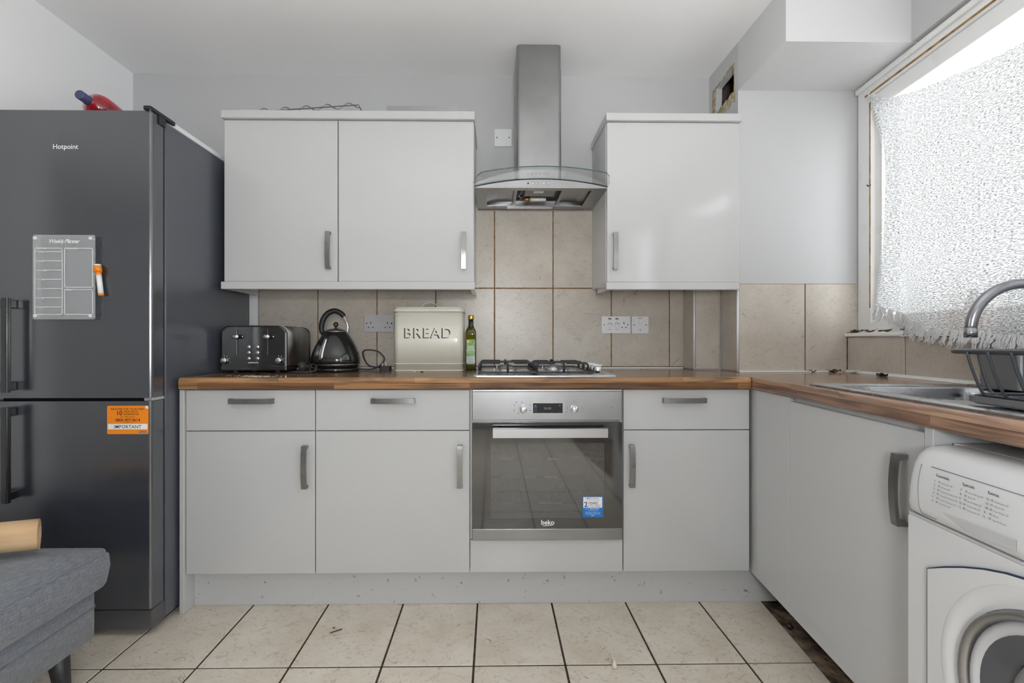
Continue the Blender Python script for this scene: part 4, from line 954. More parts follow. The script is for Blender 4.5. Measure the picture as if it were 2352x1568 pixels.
# water gauge on the sloping side
def on_kettle(z, a, off=.0):
    prof = [(.112, .028), (.1115, .04), (.106, .062), (.096, .09), (.082, .118), (.066, .143), (.056, .156)]
    for (r0, h0), (r1, h1) in zip(prof[:-1], prof[1:]):
        if h0 <= z <= h1: r = r0 + (r1 - r0) * (z - h0) / (h1 - h0); break
    r += off
    return Vector((kx + r * math.cos(a), ky + r * math.sin(a), kz + z))
ga = -math.pi / 2 - .30
gp = [on_kettle(z, ga + (.10 if False else 0), .0015) for z in (.036, .05, .065, .08, .095, .11, .125, .138)]
MB().tube(gp, [.0085, .0105, .0105, .0105, .0105, .0105, .0105, .009], 14, flat=.45, up=(math.cos(ga + math.pi / 2), math.sin(ga + math.pi / 2), 0)).build('gauge_frame', 'steel_light', kt)
MB().tube([on_kettle(z, ga, .0045) for z in (.046, .06, .075, .09, .105, .12)], .0055, 12, flat=.5, up=(math.cos(ga + math.pi / 2), math.sin(ga + math.pi / 2), 0)).build('gauge_window', 'tray_grey', kt)

# ------------------------------------------------------------------ bread bin
bX0, bX1, bY0, bY1 = -.377, -.052, -.205, -.032
bz = WZ
bb = thing('bread_bin', 'cream enamel bread bin with lid and BREAD lettering', 'bread bin', ((bX0 + bX1) / 2, -.12, bz))
MB().prism(rr(bX0, bX1, bY0, bY1, .028, 6), 'z', bz + .004, bz + .276, smooth=True).build('body', 'cream_enamel', bb)
MB().prism(rr(bX0 - .001, bX1 + .001, bY0 - .001, bY1 + .001, .029, 6), 'z', bz, bz + .005, smooth=True).build('foot_rim', 'cream_enamel', bb)
for z, r in ((bz + .034, .0022), (bz + .262, .0018)):
    MB().tube([(x, y, z) for x, y in rr(bX0, bX1, bY0, bY1, .028, 6)], r, 6, closed=True).build('bead', 'cream_enamel', bb)
lid = MB().prism(rr(bX0 - .004, bX1 + .004, bY0 - .004, bY1 + .004, .032, 6), 'z', bz + .2765, bz + .294, smooth=True)
lid.prism(rr(bX0 + .002, bX1 - .002, bY0 + .002, bY1 - .002, .028, 6), 'z', bz + .294, bz + .300, smooth=True)
lo = lid.build('lid', 'cream_enamel', bb)
MB().tube([((bX0 + bX1) / 2 - .004 + .040 * math.cos(math.radians(a)), -.115, bz + .2995 + .028 * math.sin(math.radians(a))) for a in range(0, 181, 12)], .003, 8, flat=2.2, up=(0, 0, 1)).build('lid_handle', 'cream_enamel', lo)
bcx = (bX0 + bX1) / 2 + .001
MB().text('BREAD', .068, (bcx - .0045, bY0 - .0006, bz + .154), U, V, bold=.012, space=1.12).build('letter_shadow', 'print_dark', bb)
MB().text('BREAD', .068, (bcx + .0012, bY0 - .0012, bz + .1578), U, V, bold=.012, space=1.12).build('lettering', 'cream_enamel', bb)

# ------------------------------------------------------------------ olive oil bottle
ox, oy, oz = -.0185, -.105, WZ
ob = thing('olive_oil_bottle', 'green glass olive oil bottle with gold cap beside the bread bin', 'bottle', (ox, oy, oz))
sq = lambda a: 1.0 / (abs(math.cos(a)) ** 5 + abs(math.sin(a)) ** 5) ** .2
def sqr(k): return lambda a: 1 + (sq(a) - 1) * k
MB().lathe([(.0245, oz), (.0262, oz + .004), (.0265, oz + .10), (.0265, oz + .172)], (ox, oy, 0), n=40, rfun=sqr(1)).lathe([(.0265, oz + .172), (.0262, oz + .182), (.023, oz + .195), (.017, oz + .206)], (ox, oy, 0), n=40, rfun=sqr(.9), cap=False).build('body', 'olive_glass', ob)
MB().lathe([(.017, oz + .206), (.0135, oz + .213), (.0125, oz + .222), (.0125, oz + .246)], (ox, oy, 0), n=28).build('neck', 'olive_glass_dark', ob)
MB().lathe([(.0135, oz + .2455), (.0142, oz + .248), (.0142, oz + .264), (.013, oz + .2675), (.0001, oz + .2675)], (ox, oy, 0), n=28).build('cap', 'gold', ob)
ly = oy - .0268
lb = MB().prism(rr(ox - .0205, ox + .0205, oz + .028, oz + .148, .003), 'y', ly - .0006, ly).build('label', 'label_green', ob)
bx(ox - .0203, ox + .0203, ly - .0009, ly - .0007, oz + .036, oz + .068).build('label_panel', 'label_grey', lb)
MB().lathe([(.006, -.0011), (.006, -.0007)], (ox - .012, ly, oz + .139), 'y', 16).build('label_seal', 'yellow', lb)
MB().text('EXTRA', .0098, (ox, ly - .001, oz + .110), U, V, bold=.012).text('VIRGIN', .0098, (ox, ly - .001, oz + .101), U, V, bold=.012).text('OLIVE OIL', .0098, (ox, ly - .001, oz + .092), U, V, bold=.012).text('SMOOTH & FRUITY', .0038, (ox, ly - .001, oz + .085), U, V).build('lettering', 'print_white', lb)
lv = MB().text('M&S', .008, (ox - .001, ly - .001, oz + .123), U, V)
for (x, z, a) in ((.006, .141, .4), (.011, .138, -.7), (.014, .142, 1.4), (.009, .133, -1.3), (-.013, .074, .8), (-.008, .07, -.3), (-.015, .068, 2.0), (-.004, .073, .2), (-.010, .065, -1.0)):
    dx, dz = .0035 * math.cos(a), .0035 * math.sin(a)
    lv.prism([(ox + x - dx, oz + z - dz), (ox + x + dz * .35, oz + z - dx * .35), (ox + x + dx, oz + z + dz), (ox + x - dz * .35, oz + z + dx * .35)], 'y', ly - .0011, ly - .0007)
for z in (.062, .055, .050, .044, .040): lv.box(ox - .016, ox + .012, ly - .0011, ly - .0009, oz + z, oz + z + .0011)
lv.build('label_marks', 'olive_dark', lb)

# ------------------------------------------------------------------ sockets and plates on the back wall
def plate(t, x0, x1, z0, z1, m, y=-.0036, th=.009):
    return MB().prism(rr(x0, x1, z0, z1, .003), 'y', y - th, y).build('plate', m, t)
ds = thing('double_socket', 'grey double wall socket between kettle and bread bin', 'socket', (-.488, -.004, 1.1))
plate(ds, -.564, -.414, 1.102, 1.189, 'socket_grey'); yf = -.0132
for sx in (-1, 1):
    cx = -.489 + sx * .0425
    MB().box(cx - .002, cx + .002, yf - .0004, yf, 1.1425, 1.1525).box(cx - .0145, cx - .0075, yf - .0004, yf, 1.123, 1.1275).box(cx + .0075, cx + .0145, yf - .0004, yf, 1.123, 1.1275).build('pin_holes', 'black', ds)
    bx(-.489 + sx * .009 - .0065, -.489 + sx * .009 + .0065, yf - .004, yf - .0002, 1.153, 1.178, .0018).build('switch', 'socket_grey', ds)
    MB().lathe([(.0038, -.001), (.0038, -.0002)], (-.489 + sx * .063, yf + .0001, 1.1455), 'y', 12).build('screw', 'copper' if sx < 0 else 'black', ds)
cs = thing('cooker_switch', 'white cooker control plate with two red neons and a socket', 'switch', (.718, -.004, 1.095))
plate(cs, .6445, .7915, 1.0955, 1.1815, 'white_plastic')
for cx in (.6865, .723):
    bx(cx - .008, cx + .008, yf - .0012, yf - .0002, 1.1665, 1.1725).build('neon', 'led_red', cs)
    MB().prism([(cx - .016, 1.1475), (cx - .010, 1.1485), (cx + .009, 1.1455), (cx + .009, 1.131), (cx - .010, 1.131), (cx - .010, 1.144)], 'y', yf - .006, yf - .0002).build('rocker', 'white_plastic', cs)
    bx(cx - .010, cx + .0095, yf - .0062, yf - .006, 1.1445, 1.1465).box(cx + .0085, cx + .0098, yf - .0062, yf - .006, 1.131, 1.1445).build('rocker_shadow_gap', 'print_dark', cs)
    MB().text('off', .005, (cx - .001, yf - .0004, 1.1545), U, V).text('on', .005, (cx - .001, yf - .0004, 1.1235), U, V).text('COOKER' if cx < .7 else 'SOCKET', .005, (cx, yf - .0004, 1.113), U, V, bold=.01).build('lettering', 'print_dark', cs)
MB().box(.757, .7615, yf - .0004, yf, 1.1425, 1.1515).box(.746, .7525, yf - .0004, yf, 1.1225, 1.127).box(.766, .7725, yf - .0004, yf, 1.1225, 1.127).build('pin_holes', 'black', cs)
for x in (.6575, .779): MB().lathe([(.0036, -.001), (.0036, -.0002)], (x, yf, 1.1385), 'y', 12).build('screw', 'tray_grey', cs)
fs = thing('fused_switch', 'square white fused switch plate right of the cooker control', 'switch', (.843, -.004, 1.095))
plate(fs, .7995, .8855, 1.0945, 1.181, 'white_plastic')
bx(.8345, .8525, yf - .0055, yf - .0002, 1.142, 1.171, .002).build('rocker', 'white_plastic', fs)
bx(.833, .8515, yf - .0012, yf - .0002, 1.1715, 1.1735).build('rocker_shadow_gap', 'print_dark', fs)
MB().prism(rr(.829, .857, 1.1105, 1.1285, .004), 'y', yf - .0014, yf - .0002).build('fuse_carrier', 'white_plastic', fs)
for x, z in ((.812, 1.138), (.8735, 1.138), (.8425, 1.112)): MB().lathe([(.0034, -.0018), (.0034, -.0002)], (x, yf, z), 'y', 12).build('screw', 'tray_grey', fs)
bp_ = thing('blank_plate', 'square white blank wall plate beside the hood chimney', 'wall plate', (.14, 0, 2.05))
plate(bp_, .098, .184, 2.051, 2.139, 'white_plastic', y=.0036)
for x in (.110, .172): MB().lathe([(.0032, -.0012), (.0032, -.0002)], (x, -.0054, 2.096), 'y', 12).build('screw', 'black', bp_)

# ------------------------------------------------------------------ on top of the left wall cabinets
wrk = thing('wire_rack', 'wavy chrome wire rack lying on the left wall cabinets', 'rack', (-.7, -.2, 2.07))
zr = 2.0712
pth = []
for i in range(61):
    t_ = i / 60; x = -.98 + .47 * t_
    pth.append((x, -.30, zr + .006 + .034 * t_ + .012 * math.sin(2 * math.pi * (t_ * 5.0 - .25))))
MB().tube(pth, .0024, 6).build('wavy_wire', 'steel', wrk)
MB().tube([(p_[0], -.20, p_[2]) for p_ in pth], .0024, 6).build('wavy_wire', 'steel', wrk)
MB().tube([(-.98, -.305, zr + .0028), (-.512, -.305, zr + .038), (-.497, -.305, zr + .0028)], .0026, 6).tube([(-.98, -.195, zr + .0028), (-.512, -.195, zr + .038), (-.497, -.195, zr + .0028)], .0026, 6).tube([(-.512, -.305, zr + .038), (-.512, -.195, zr + .038)], .0026, 6).build('frame_wire', 'steel', wrk)
bt = MB().prism([(-.31, zr), (-.315, zr + .030), (-.311, zr + .030), (-.306, zr + .004), (-.10, zr + .004), (-.095, zr + .030), (-.091, zr + .030), (-.096, zr)], 'x', -.384, -.066)
tag(bt.build('baking_tray', 'steel', base=(-.22, -.2, zr)), 'flat grey metal tray lying on the left wall cabinets', 'tray')

# ------------------------------------------------------------------ crumbs and spills on the worktop
fl = MB()
for i in range(260):
    u_ = random.gauss(0, 1); v_ = random.gauss(0, 1)
    x, y = -.855 + u_ * .055, -.525 + v_ * .024 - u_ * .012
    if not (-1.08 < x < -.7 and -.585 < y < -.45): continue
    r = random.choice((.0012, .0016, .003, .006)) * (1.2 if abs(u_) + abs(v_) < 1 else .6)
    fl.lathe([(r, WZ), (r * .7, WZ + r * .1), (.0001, WZ + r * .12)], (x, y, 0), n=6, smooth=False)
o = fl.build('spilled_flour', 'flour', base=(-.855, -.525, WZ)); tag(o, 'white flour spilled on the worktop in front of the toaster', 'flour'); o['kind'] = 'stuff'
def crumb(x, y, m, label, r=.006, cat='crumb', z=WZ):
    mb = MB().lathe([(r * .6, z), (r, z + r * .25), (r * .7, z + r * .7), (.0001, z + r * .8)], (x, y, 0), n=7, smooth=False, rfun=lambda a: 1 + .35 * math.sin(2 * a + x * 50))
    return tag(mb.build('crumb', m, base=(x, y, z)), label, cat)
crumb(-.268, -.275, 'garlic', 'pale crumb on the worktop in front of the bread bin')
crumb(-.232, -.278, 'leaf_brown', 'brown crumb on the worktop in front of the bread bin')
crumb(.845, -.11, 'orange', 'small orange crumb near the front below the fused switch', .0045)
crumb(.832, -.055, 'orange', 'small orange crumb against the tiles below the fused switch', .004)

# ------------------------------------------------------------------ sink, tap, rack (frame R)
sk = thing('kitchen_sink', 'stainless steel inset sink with bowl and drainer by the window', 'sink', (-.3, -1.15, WT), 'R')
sq0, sq1, sp0, sp1 = -.545, -.058, SP0, SP1
def sdf(x, y, x0, x1, y0, y1, r):
    cx, cy, hx, hy = (x0 + x1) / 2, (y0 + y1) / 2, (x1 - x0) / 2 - r, (y1 - y0) / 2 - r
    dx, dy = abs(x - cx) - hx, abs(y - cy) - hy
    return math.hypot(max(dx, 0), max(dy, 0)) + min(max(dx, dy), 0) - r
nx, ny = 130, 230
def ss(t): t = min(1, max(0, t)); return t * t * (3 - 2 * t)
vs_ = []
for i in range(nx + 1):
    q = sq0 + (sq1 - sq0) * i / nx
    for j in range(ny + 1):
        p_ = sp0 + (sp1 - sp0) * j / ny
        e = sdf(q, p_, sq0, sq1, sp0, sp1, .02)
        z = .0045 + .0035 * ss((-e) / .012) - .004 * ss((-e - .028) / .02)
        d = sdf(q, p_, -.482, -.125, .79, 1.115, .06)
        z -= .15 * ss(-d / .02)
        if p_ > 1.19: z += .0018 * math.sin((q + .3) * 2 * math.pi / .04) * ss((p_ - 1.19) / .05) * ss((-e - .05) / .02)
        vs_.append((q, -p_, WT + z))
sm = MB().add(vs_, [(i * (ny + 1) + j, i * (ny + 1) + j + 1, (i + 1) * (ny + 1) + j + 1, (i + 1) * (ny + 1) + j) for i in range(nx) for j in range(ny)], True)
rim = []
for i in range(nx): rim.append((i * (ny + 1), (i + 1) * (ny + 1)))
b0 = MB().prism([(sq0, -sp1), (sq1, -sp1), (sq1, -sp0), (sq0, -sp0)], 'z', WT + .0004, WT + .0046, holes=[[(sq0 + .006, -sp0 - .006), (sq1 - .006, -sp0 - .006), (sq1 - .006, -sp1 + .006), (sq0 + .006, -sp1 + .006)]])
sm.add(b0.v, b0.f)
sm.build('basin', 'sink_steel', sk)
MB().lathe([(.036, WT - .1432), (.034, WT - .1405), (.0001, WT - .1405)], (-.30, -.955, 0), n=24).build('waste', 'chrome', sk)

tp = thing('mixer_tap', 'tall gooseneck mixer tap arching over the sink bowl', 'tap', (-.085, -1.0, WT + .009), 'R')
tq, tpp = -.088, -1.005
MB().lathe([(.026, WT + .0085), (.026, WT + .016), (.021, WT + .02), (.021, WT + .075), (.015, WT + .082)], (tq, tpp, 0), n=24).build('base', 'tap_steel', tp)
MB().tube([(tq, tpp - .02, WT + .05), (tq - .005, tpp - .075, WT + .07)], .006, 10).build('lever', 'tap_steel', tp)
R_ = .105; cz = WT + .178; pth = [(tq, tpp, WT + .08), (tq, tpp, WT + .13)]
for a in range(0, 181, 9):
    pth.append((tq - R_ + R_ * math.cos(math.radians(a)), tpp + .035 * (a / 180), cz + R_ * math.sin(math.radians(a))))
pth.append((tq - 2 * R_, tpp + .036, cz - .006))
MB().tube(pth, .0125, 18).build('spout', 'tap_steel', tp)
MB().lathe([(.0133, cz - .03), (.0133, cz - .004)], (tq - 2 * R_, tpp + .0363, 0), n=18).build('aerator', 'tap_steel', tp)

rk = thing('dish_rack', 'dark grey wire dish rack standing on the sink drainer', 'dish rack', (-.36, -1.3, WT + .01), 'R')
ra0, ra1, rb0, rb1 = -.505, -.20, 1.20, 1.575
rz = WT + .0105
tr = MB().prism(rr(ra0, ra1, -rb1, -rb0, .035, 6), 'z', rz, rz + .004)
tr.prism(rr(ra0 - .008, ra1 + .008, -rb1 - .008, -rb0 + .008, .042, 6), 'z', rz + .004, rz + .016, holes=[list(reversed(rr(ra0 - .002, ra1 + .002, -rb1 - .002, -rb0 + .002, .036, 6)))])
tr.build('drip_tray', 'tray_grey', rk)
def rimpath(z, g): return [(x, y, z) for x, y in rr(ra0 - g, ra1 + g, -rb1 - g, -rb0 + g, .04, 6)]
MB().tube(rimpath(rz + .107, .024), .005, 10, closed=True).build('top_rail', 'rack_wire', rk)
MB().tube(rimpath(rz + .018, -.006), .0032, 8, closed=True).build('bottom_rail', 'rack_wire', rk)
def wire(pts): MB().tube(smooth_path(pts, 4), .0026, 7).build('wire', 'rack_wire', rk)
for i in range(8):
    y = -rb0 - .04 - i * .045
    wire([(ra0 - .030, y, rz + .107), (ra0 - .016, y, rz + .06), (ra0 + .006, y, rz + .018), (ra0 + .05, y, rz + .015), (ra1 - .05, y, rz + .015), (ra1 - .006, y, rz + .018), (ra1 + .016, y, rz + .06), (ra1 + .030, y, rz + .107)])
for i in range(4):
    x = ra0 + .05 + i * .07
    wire([(x, -rb0 + .030, rz + .107), (x, -rb0 + .016, rz + .06), (x, -rb0 - .006, rz + .018), (x, -rb0 - .05, rz + .015)])
for i in range(5):
    y = -rb0 - .07 - i * .05
    wire([(-.30, y, rz + .015), (-.302, y, rz + .06), (-.297, y, rz + .085), (-.285, y, rz + .094), (-.272, y, rz + .085), (-.266, y, rz + .06), (-.264, y, rz + .015)])
uh = MB().prism(rr(-.150, -.066, -.935, -.815, .012, 4), 'z', WT + .010, WT + .112, holes=[list(reversed(rr(-.146, -.070, -.931, -.819, .010, 4)))])
uh.prism(rr(-.150, -.066, -.935, -.815, .012, 4), 'z', WT + .0088, WT + .012)
tag(uh.build('utensil_holder', 'tray_grey', base=(-.11, -.875, WT + .0088), frame='R'), 'plain grey metal utensil holder behind the dish rack', 'utensil holder')

# ------------------------------------------------------------------ washing machine (frame R)
wm = thing('washing_machine', 'white front loading washing machine under the right worktop', 'washing machine', (-.33, -1.5, 0), 'R')
q0, p0, p1 = -.622, 1.201, 1.797
bodyp = [(q0 + .012, .012), (-.06, .012), (-.06, .838), (q0 + .06, .838), (q0 + .02, .80), (q0 + .014, .70)]
cp_, cz_ = -(p0 + .298), .455
port = [(cp_ + .172 * math.cos(2 * math.pi * i / 48), cz_ + .172 * math.sin(2 * math.pi * i / 48)) for i in range(48)]
MB().prism(rr(-p1, -p0, .012, .688, .006, 3), 'x', q0 + .004, q0 + .08, holes=[port]).box(q0 + .08, -.06, -p1, -p0, .012, .688).box(q0 + .045, -.06, -p1, -p0, .688, .832, .003).build('body', 'appliance_white', wm)
for y in (-p0 - .05, -p1 + .05):
    for x in (q0 + .05, -.11): MB().lathe([(.02, .0005), (.02, .0118)], (x, y, 0), n=12).build('foot', 'rubber', wm)
# fascia: rounded nose along the front, rounded left end
sec = [(q0 + .05, .694), (q0 + .010, .694), (q0 + .002, .700), (q0 - .002, .715), (q0 + .0, .745), (q0 + .004, .775), (q0 + .010, .800), (q0 + .020, .820), (q0 + .036, .833), (q0 + .06, .838), (q0 + .09, .839)]
fas = MB(); ns = len(sec); ring = []
ends = [(0, .72), (.004, .84), (.010, .92), (.02, .97), (.035, 1.0), (p1 - p0 - .035, 1.0), (p1 - p0 - .02, .97), (p1 - p0 - .01, .92), (p1 - p0 - .004, .84), (p1 - p0, .72)]
vs_ = []
for d, k in ends:
    for x, z in sec:
        vs_.append((q0 + .09 + (x - q0 - .09) * (1 - (1 - k) * .28), -p0 - d, .694 + (z - .694) * (1 - (1 - k) * .22)))
fas.add(vs_, [(i * ns + j, i * ns + j + 1, (i + 1) * ns + j + 1, (i + 1) * ns + j) for i in range(len(ends) - 1) for j in range(ns - 1)], True)
fas.add(vs_[:ns], [tuple(range(ns))]); fas.add(vs_[-ns:], [tuple(range(ns))])
fo = fas.build('control_fascia', 'appliance_white', wm)
bx(q0 + .09, -.062, -p1 + .004, -p0 - .004, .8325, .8395, .002).build('top', 'appliance_white', wm)
bx(q0 + .005, q0 + .03, -p1 + .001, -p0 - .001, .6885, .6935).build('fascia_gap', 'socket_grey', wm)
# detergent drawer outline, following the fascia front
def fx(z):
    for (xa, za), (xb, zb) in zip(sec[1:-1], sec[2:]):
        if min(za, zb) <= z <= max(za, zb) and zb != za: return xa + (xb - xa) * (z - za) / (zb - za)
    return q0
path = []
for z in (.800, .785, .77, .75, .73, .715, .703): path.append((fx(z) - .0003, -p0 - .040 + .012 * math.sin((z - .70) * 18), z))
gapm = MB().tube(path, .0006, 6)
gapm.tube([(fx(.800) - .0002, -y, .8005) for y in (p0 + .052, p0 + .15, p0 + .25, p0 + .40, p0 + .59)], .0008, 6)
gapm.tube([(fx(.703) - .0003, -y, .703 - .0005) for y in (p0 + .04, p0 + .075)], .0008, 6)
gapm.build('drawer_gap', 'print_grey', fo)
gr = MB().add([(q0 - .0034, -p0 - .095, .7235), (q0 - .0030, -p0 - .235, .7285), (q0 - .0030, -p0 - .235, .709), (q0 - .0030, -p0 - .15, .7075), (q0 + .006, -p0 - .10, .7235), (q0 + .006, -p0 - .233, .7285)], [(0, 1, 2, 3), (0, 4, 5, 1)])
gr.build('drawer_grip', 'socket_grey', fo)
UR, VR = (0, -1, 0), (-.13, 0, 1)
tx_ = MB(); td = MB()
def col(pp, zt, head, rows, s0=.0078):
    tx_.text(head, s0, (fx(zt) - .0016, -pp, zt), UR, VR, 'LEFT', bold=.012)
    for i, (n_, w_) in enumerate(rows):
        z = zt - .0105 - i * .0078
        td.text(n_, .0062, (fx(z) - .0018, -pp + .001, z), UR, VR, 'LEFT', bold=.015)
        td.tube([(fx(z) - .0016, -pp - .0105 - .0017 * math.cos(a), z + .0021 + .0017 * math.sin(a)) for a in (0, 1.05, 2.1, 3.15, 4.2, 5.25)], .0004, 4, closed=True)
        td.text(w_, .0046, (fx(z) - .0018, -pp - .0155, z), UR, VR, 'LEFT')
col(p0 + .070, .786, 'Essentials', (('1', 'Anti Stain 40°'), ('2', 'Whites 60°'), ('3', 'Cotton Standard 60°'), ('4', 'Cotton Standard 40°'), ('5', 'Cotton Standard 20°'), ('6', 'Synthetics 40°')))
col(p0 + .128, .786, 'Specials', (('7', 'Anti Allergy 60°'), ('8', 'Baby 40°'), ('9', 'Bed & Bath 60°'), ('10', 'Coloureds 40°'), ('11', 'Coloureds 20°')))
col(p0 + .178, .786, 'Extras', (('12', 'Delicates 30°'), ('13', 'Wool 40°'), ('14', 'Fast Wash 30°'), ('R', 'Rinse'), ('S', 'Spin & Drain')))
tx_.build('headings', 'navy', fo); td.build('programme_list', 'print_grey', fo)
# porthole door
cp_, cz_ = -(p0 + .298), .455
dpan = []
for i in range(13): t_ = i / 12; dpan.append((-(p0 + .058) - .48 * t_, .598 + .095 * math.sin(math.pi * (.06 + .88 * t_)) - .018))
dpan = [(y, min(z, .682)) for y, z in dpan] + [(-(p0 + .538), .14), (-(p0 + .50), .10), (-(p0 + .096), .10), (-(p0 + .058), .14)]
circ = [(cp_ + .208 * math.cos(2 * math.pi * i / 48), cz_ + .208 * math.sin(2 * math.pi * i / 48)) for i in range(48)]
dp = MB().prism(dpan, 'x', q0 - .003, q0 + .003, holes=[circ]).build('door', 'appliance_white', wm)
gk = MB().tube([(q0 - .0005, y, z) for y, z in dpan], .0028, 6, closed=True).build('door_gap', 'navy', wm)
MB().lathe([(.208, q0 - .003), (.203, q0 - .0045), (.192, q0 - .002), (.180, q0 + .004), (.170, q0 + .006)], (0, cp_, cz_), 'x', 56, cap=False).build('door_dish', 'appliance_white', dp)
MB().lathe([(.172, q0 + .006), (.168, q0 - .006), (.160, q0 - .008), (.156, q0 - .002), (.154, q0 + .004)], (0, cp_, cz_), 'x', 56, cap=False).build('door_ring', 'steel', dp)
MB().lathe([(.154, q0 + .004), (.148, q0 - .002), (.138, q0 - .003), (.134, q0 + .004)], (0, cp_, cz_), 'x', 56, cap=False).build('seal_ring', 'socket_grey', dp)
MB().lathe([(.134, q0 + .0035), (.12, q0 + .012), (.10, q0 + .03), (.07, q0 + .045), (.0001, q0 + .05)], (0, cp_, cz_), 'x', 48, cap=False).build('door_glass', 'door_lens_glass', dp)
MB().lathe([(.098, q0 + .024), (.092, q0 + .018), (.086, q0 + .028)], (0, cp_, cz_), 'x', 40, cap=False).build('inner_seal', 'tray_grey', dp)

# ------------------------------------------------------------------ knitted cloth hung across the window (frame R)
def lerp_tab(tab, t):
    if t <= tab[0][0]: return tab[0][1]
    for (a, b), (c, d) in zip(tab[:-1], tab[1:]):
        if t <= c: return b + (d - b) * (t - a) / (c - a)
    return tab[-1][1]
TOPZ = [(.10, 2.132), (.15, 2.085), (.22, 2.045), (.32, 2.015), (.45, 1.985), (.61, 1.955), (.78, 1.935), (1.0, 1.925), (1.3, 1.96), (1.6, 2.06), (1.75, 2.13)]
BOTZ = [(.10, 1.205), (.17, 1.200), (.25, 1.170), (.35, 1.132), (.45, 1.108), (.55, 1.090), (.65, 1.078), (.78, 1.066), (1.0, 1.058), (1.4, 1.07), (1.75, 1.12)]
LEFT = [(0, .100), (.06, .150), (.14, .185), (.24, .208), (.35, .220), (.5, .220), (.7, .214), (.85, .206), (.94, .192), (1, .176)]
NU, NV = 120, 90
PR = 1.72
vs_ = []; uvs = []
def cloth_pt(s_, v_):
    pl_ = lerp_tab(LEFT, v_); p_ = pl_ + (PR - pl_) * s_
    zt, zb = lerp_tab(TOPZ, p_), lerp_tab(BOTZ, p_)
    z = zt + (zb - zt) * v_
    over = ss((p_ - .28) / .18) * ss((v_ - .64) / .22)
    q = .030 - .004 * v_ - .062 * over + .007 * math.sin(p_ * 17 + v_ * 2) * v_ + .005 * math.sin(p_ * 41 + 3 * v_) * v_
    q -= .012 * math.exp(-((p_ - pl_) / .03) ** 2)
    return (q, -p_, z)
for i in range(NU + 1):
    for j in range(NV + 1):
        vs_.append(cloth_pt(i / NU, j / NV)); uvs.append((-vs_[-1][1], vs_[-1][2]))
cl = MB().add(vs_, [(i * (NV + 1) + j, i * (NV + 1) + j + 1, (i + 1) * (NV + 1) + j + 1, (i + 1) * (NV + 1) + j) for i in range(NU) for j in range(NV)], True)
clo = cl.build('knitted_cloth', 'knit', base=(.03, -.9, 1.1), frame='R')
ul = clo.data.uv_layers.new(name='UVMap')
for lp in clo.data.loops: ul.data[lp.index].uv = uvs[lp.vertex_index]
tag(clo, 'white knitted cloth with fringe hung across the window as a curtain', 'curtain')
frg = MB()
for i in range(170):
    s_ = (i + random.random()) / 170
    a = Vector(cloth_pt(s_, 1.0)); L2 = random.uniform(.026, .056); lean = random.uniform(-.016, .016)
    hang = -.014 if a.y < -.3 else -.004
    for st_ in range(4):        # a tassel of four strands
        dx = lean + random.uniform(-.009, .009); pts = [a + Vector((0, random.uniform(-.003, .003), .006))]
        for k in range(1, 6):
            t_ = k / 5
            pts.append(a + Vector((hang * t_ + random.uniform(-.004, .002), dx * t_ + random.uniform(-.004, .004), -L2 * t_ * random.uniform(.9, 1.1))))
        frg.tube(pts, [.0028, .0028, .0026, .0024, .0022, .0012], 5)
for j in range(70):    # frayed left edge
    v_ = j / 70; a = Vector(cloth_pt(0, v_)); e_ = random.uniform(.004, .012) * (2.2 if .8 < v_ < .86 else 1)
    frg.tube([a, a + Vector((-.003, e_ * .6, -.002)), a + Vector((-.002, e_, -.007))], [.0016, .0014, .001], 4)
fo_ = frg.build('fringe', 'yarn', clo); fo_['kind'] = 'stuff'
MB().tube([(.028, -.10, 2.130), (.036, -.092, 2.142), (.040, -.083, 2.148)], .0025, 6).build('tie', 'yarn', clo)

bt_ = thing('squeezy_bottle', 'orange bottle with green cap on the sill behind the cloth', 'bottle', (.028, -.585, 1.0915), 'R')
MB().lathe([(.030, 1.0915), (.033, 1.098), (.033, 1.15), (.026, 1.17)], (.0245, -.60, 0), n=20, rfun=lambda a: .62 + .38 * abs(math.sin(a))).build('body', 'orange_item', bt_)
MB().lathe([(.024, 1.170), (.018, 1.19), (.012, 1.205), (.012, 1.225)], (.0245, -.60, 0), n=16, rfun=lambda a: .7 + .3 * abs(math.sin(a))).build('cap', 'green_item', bt_)

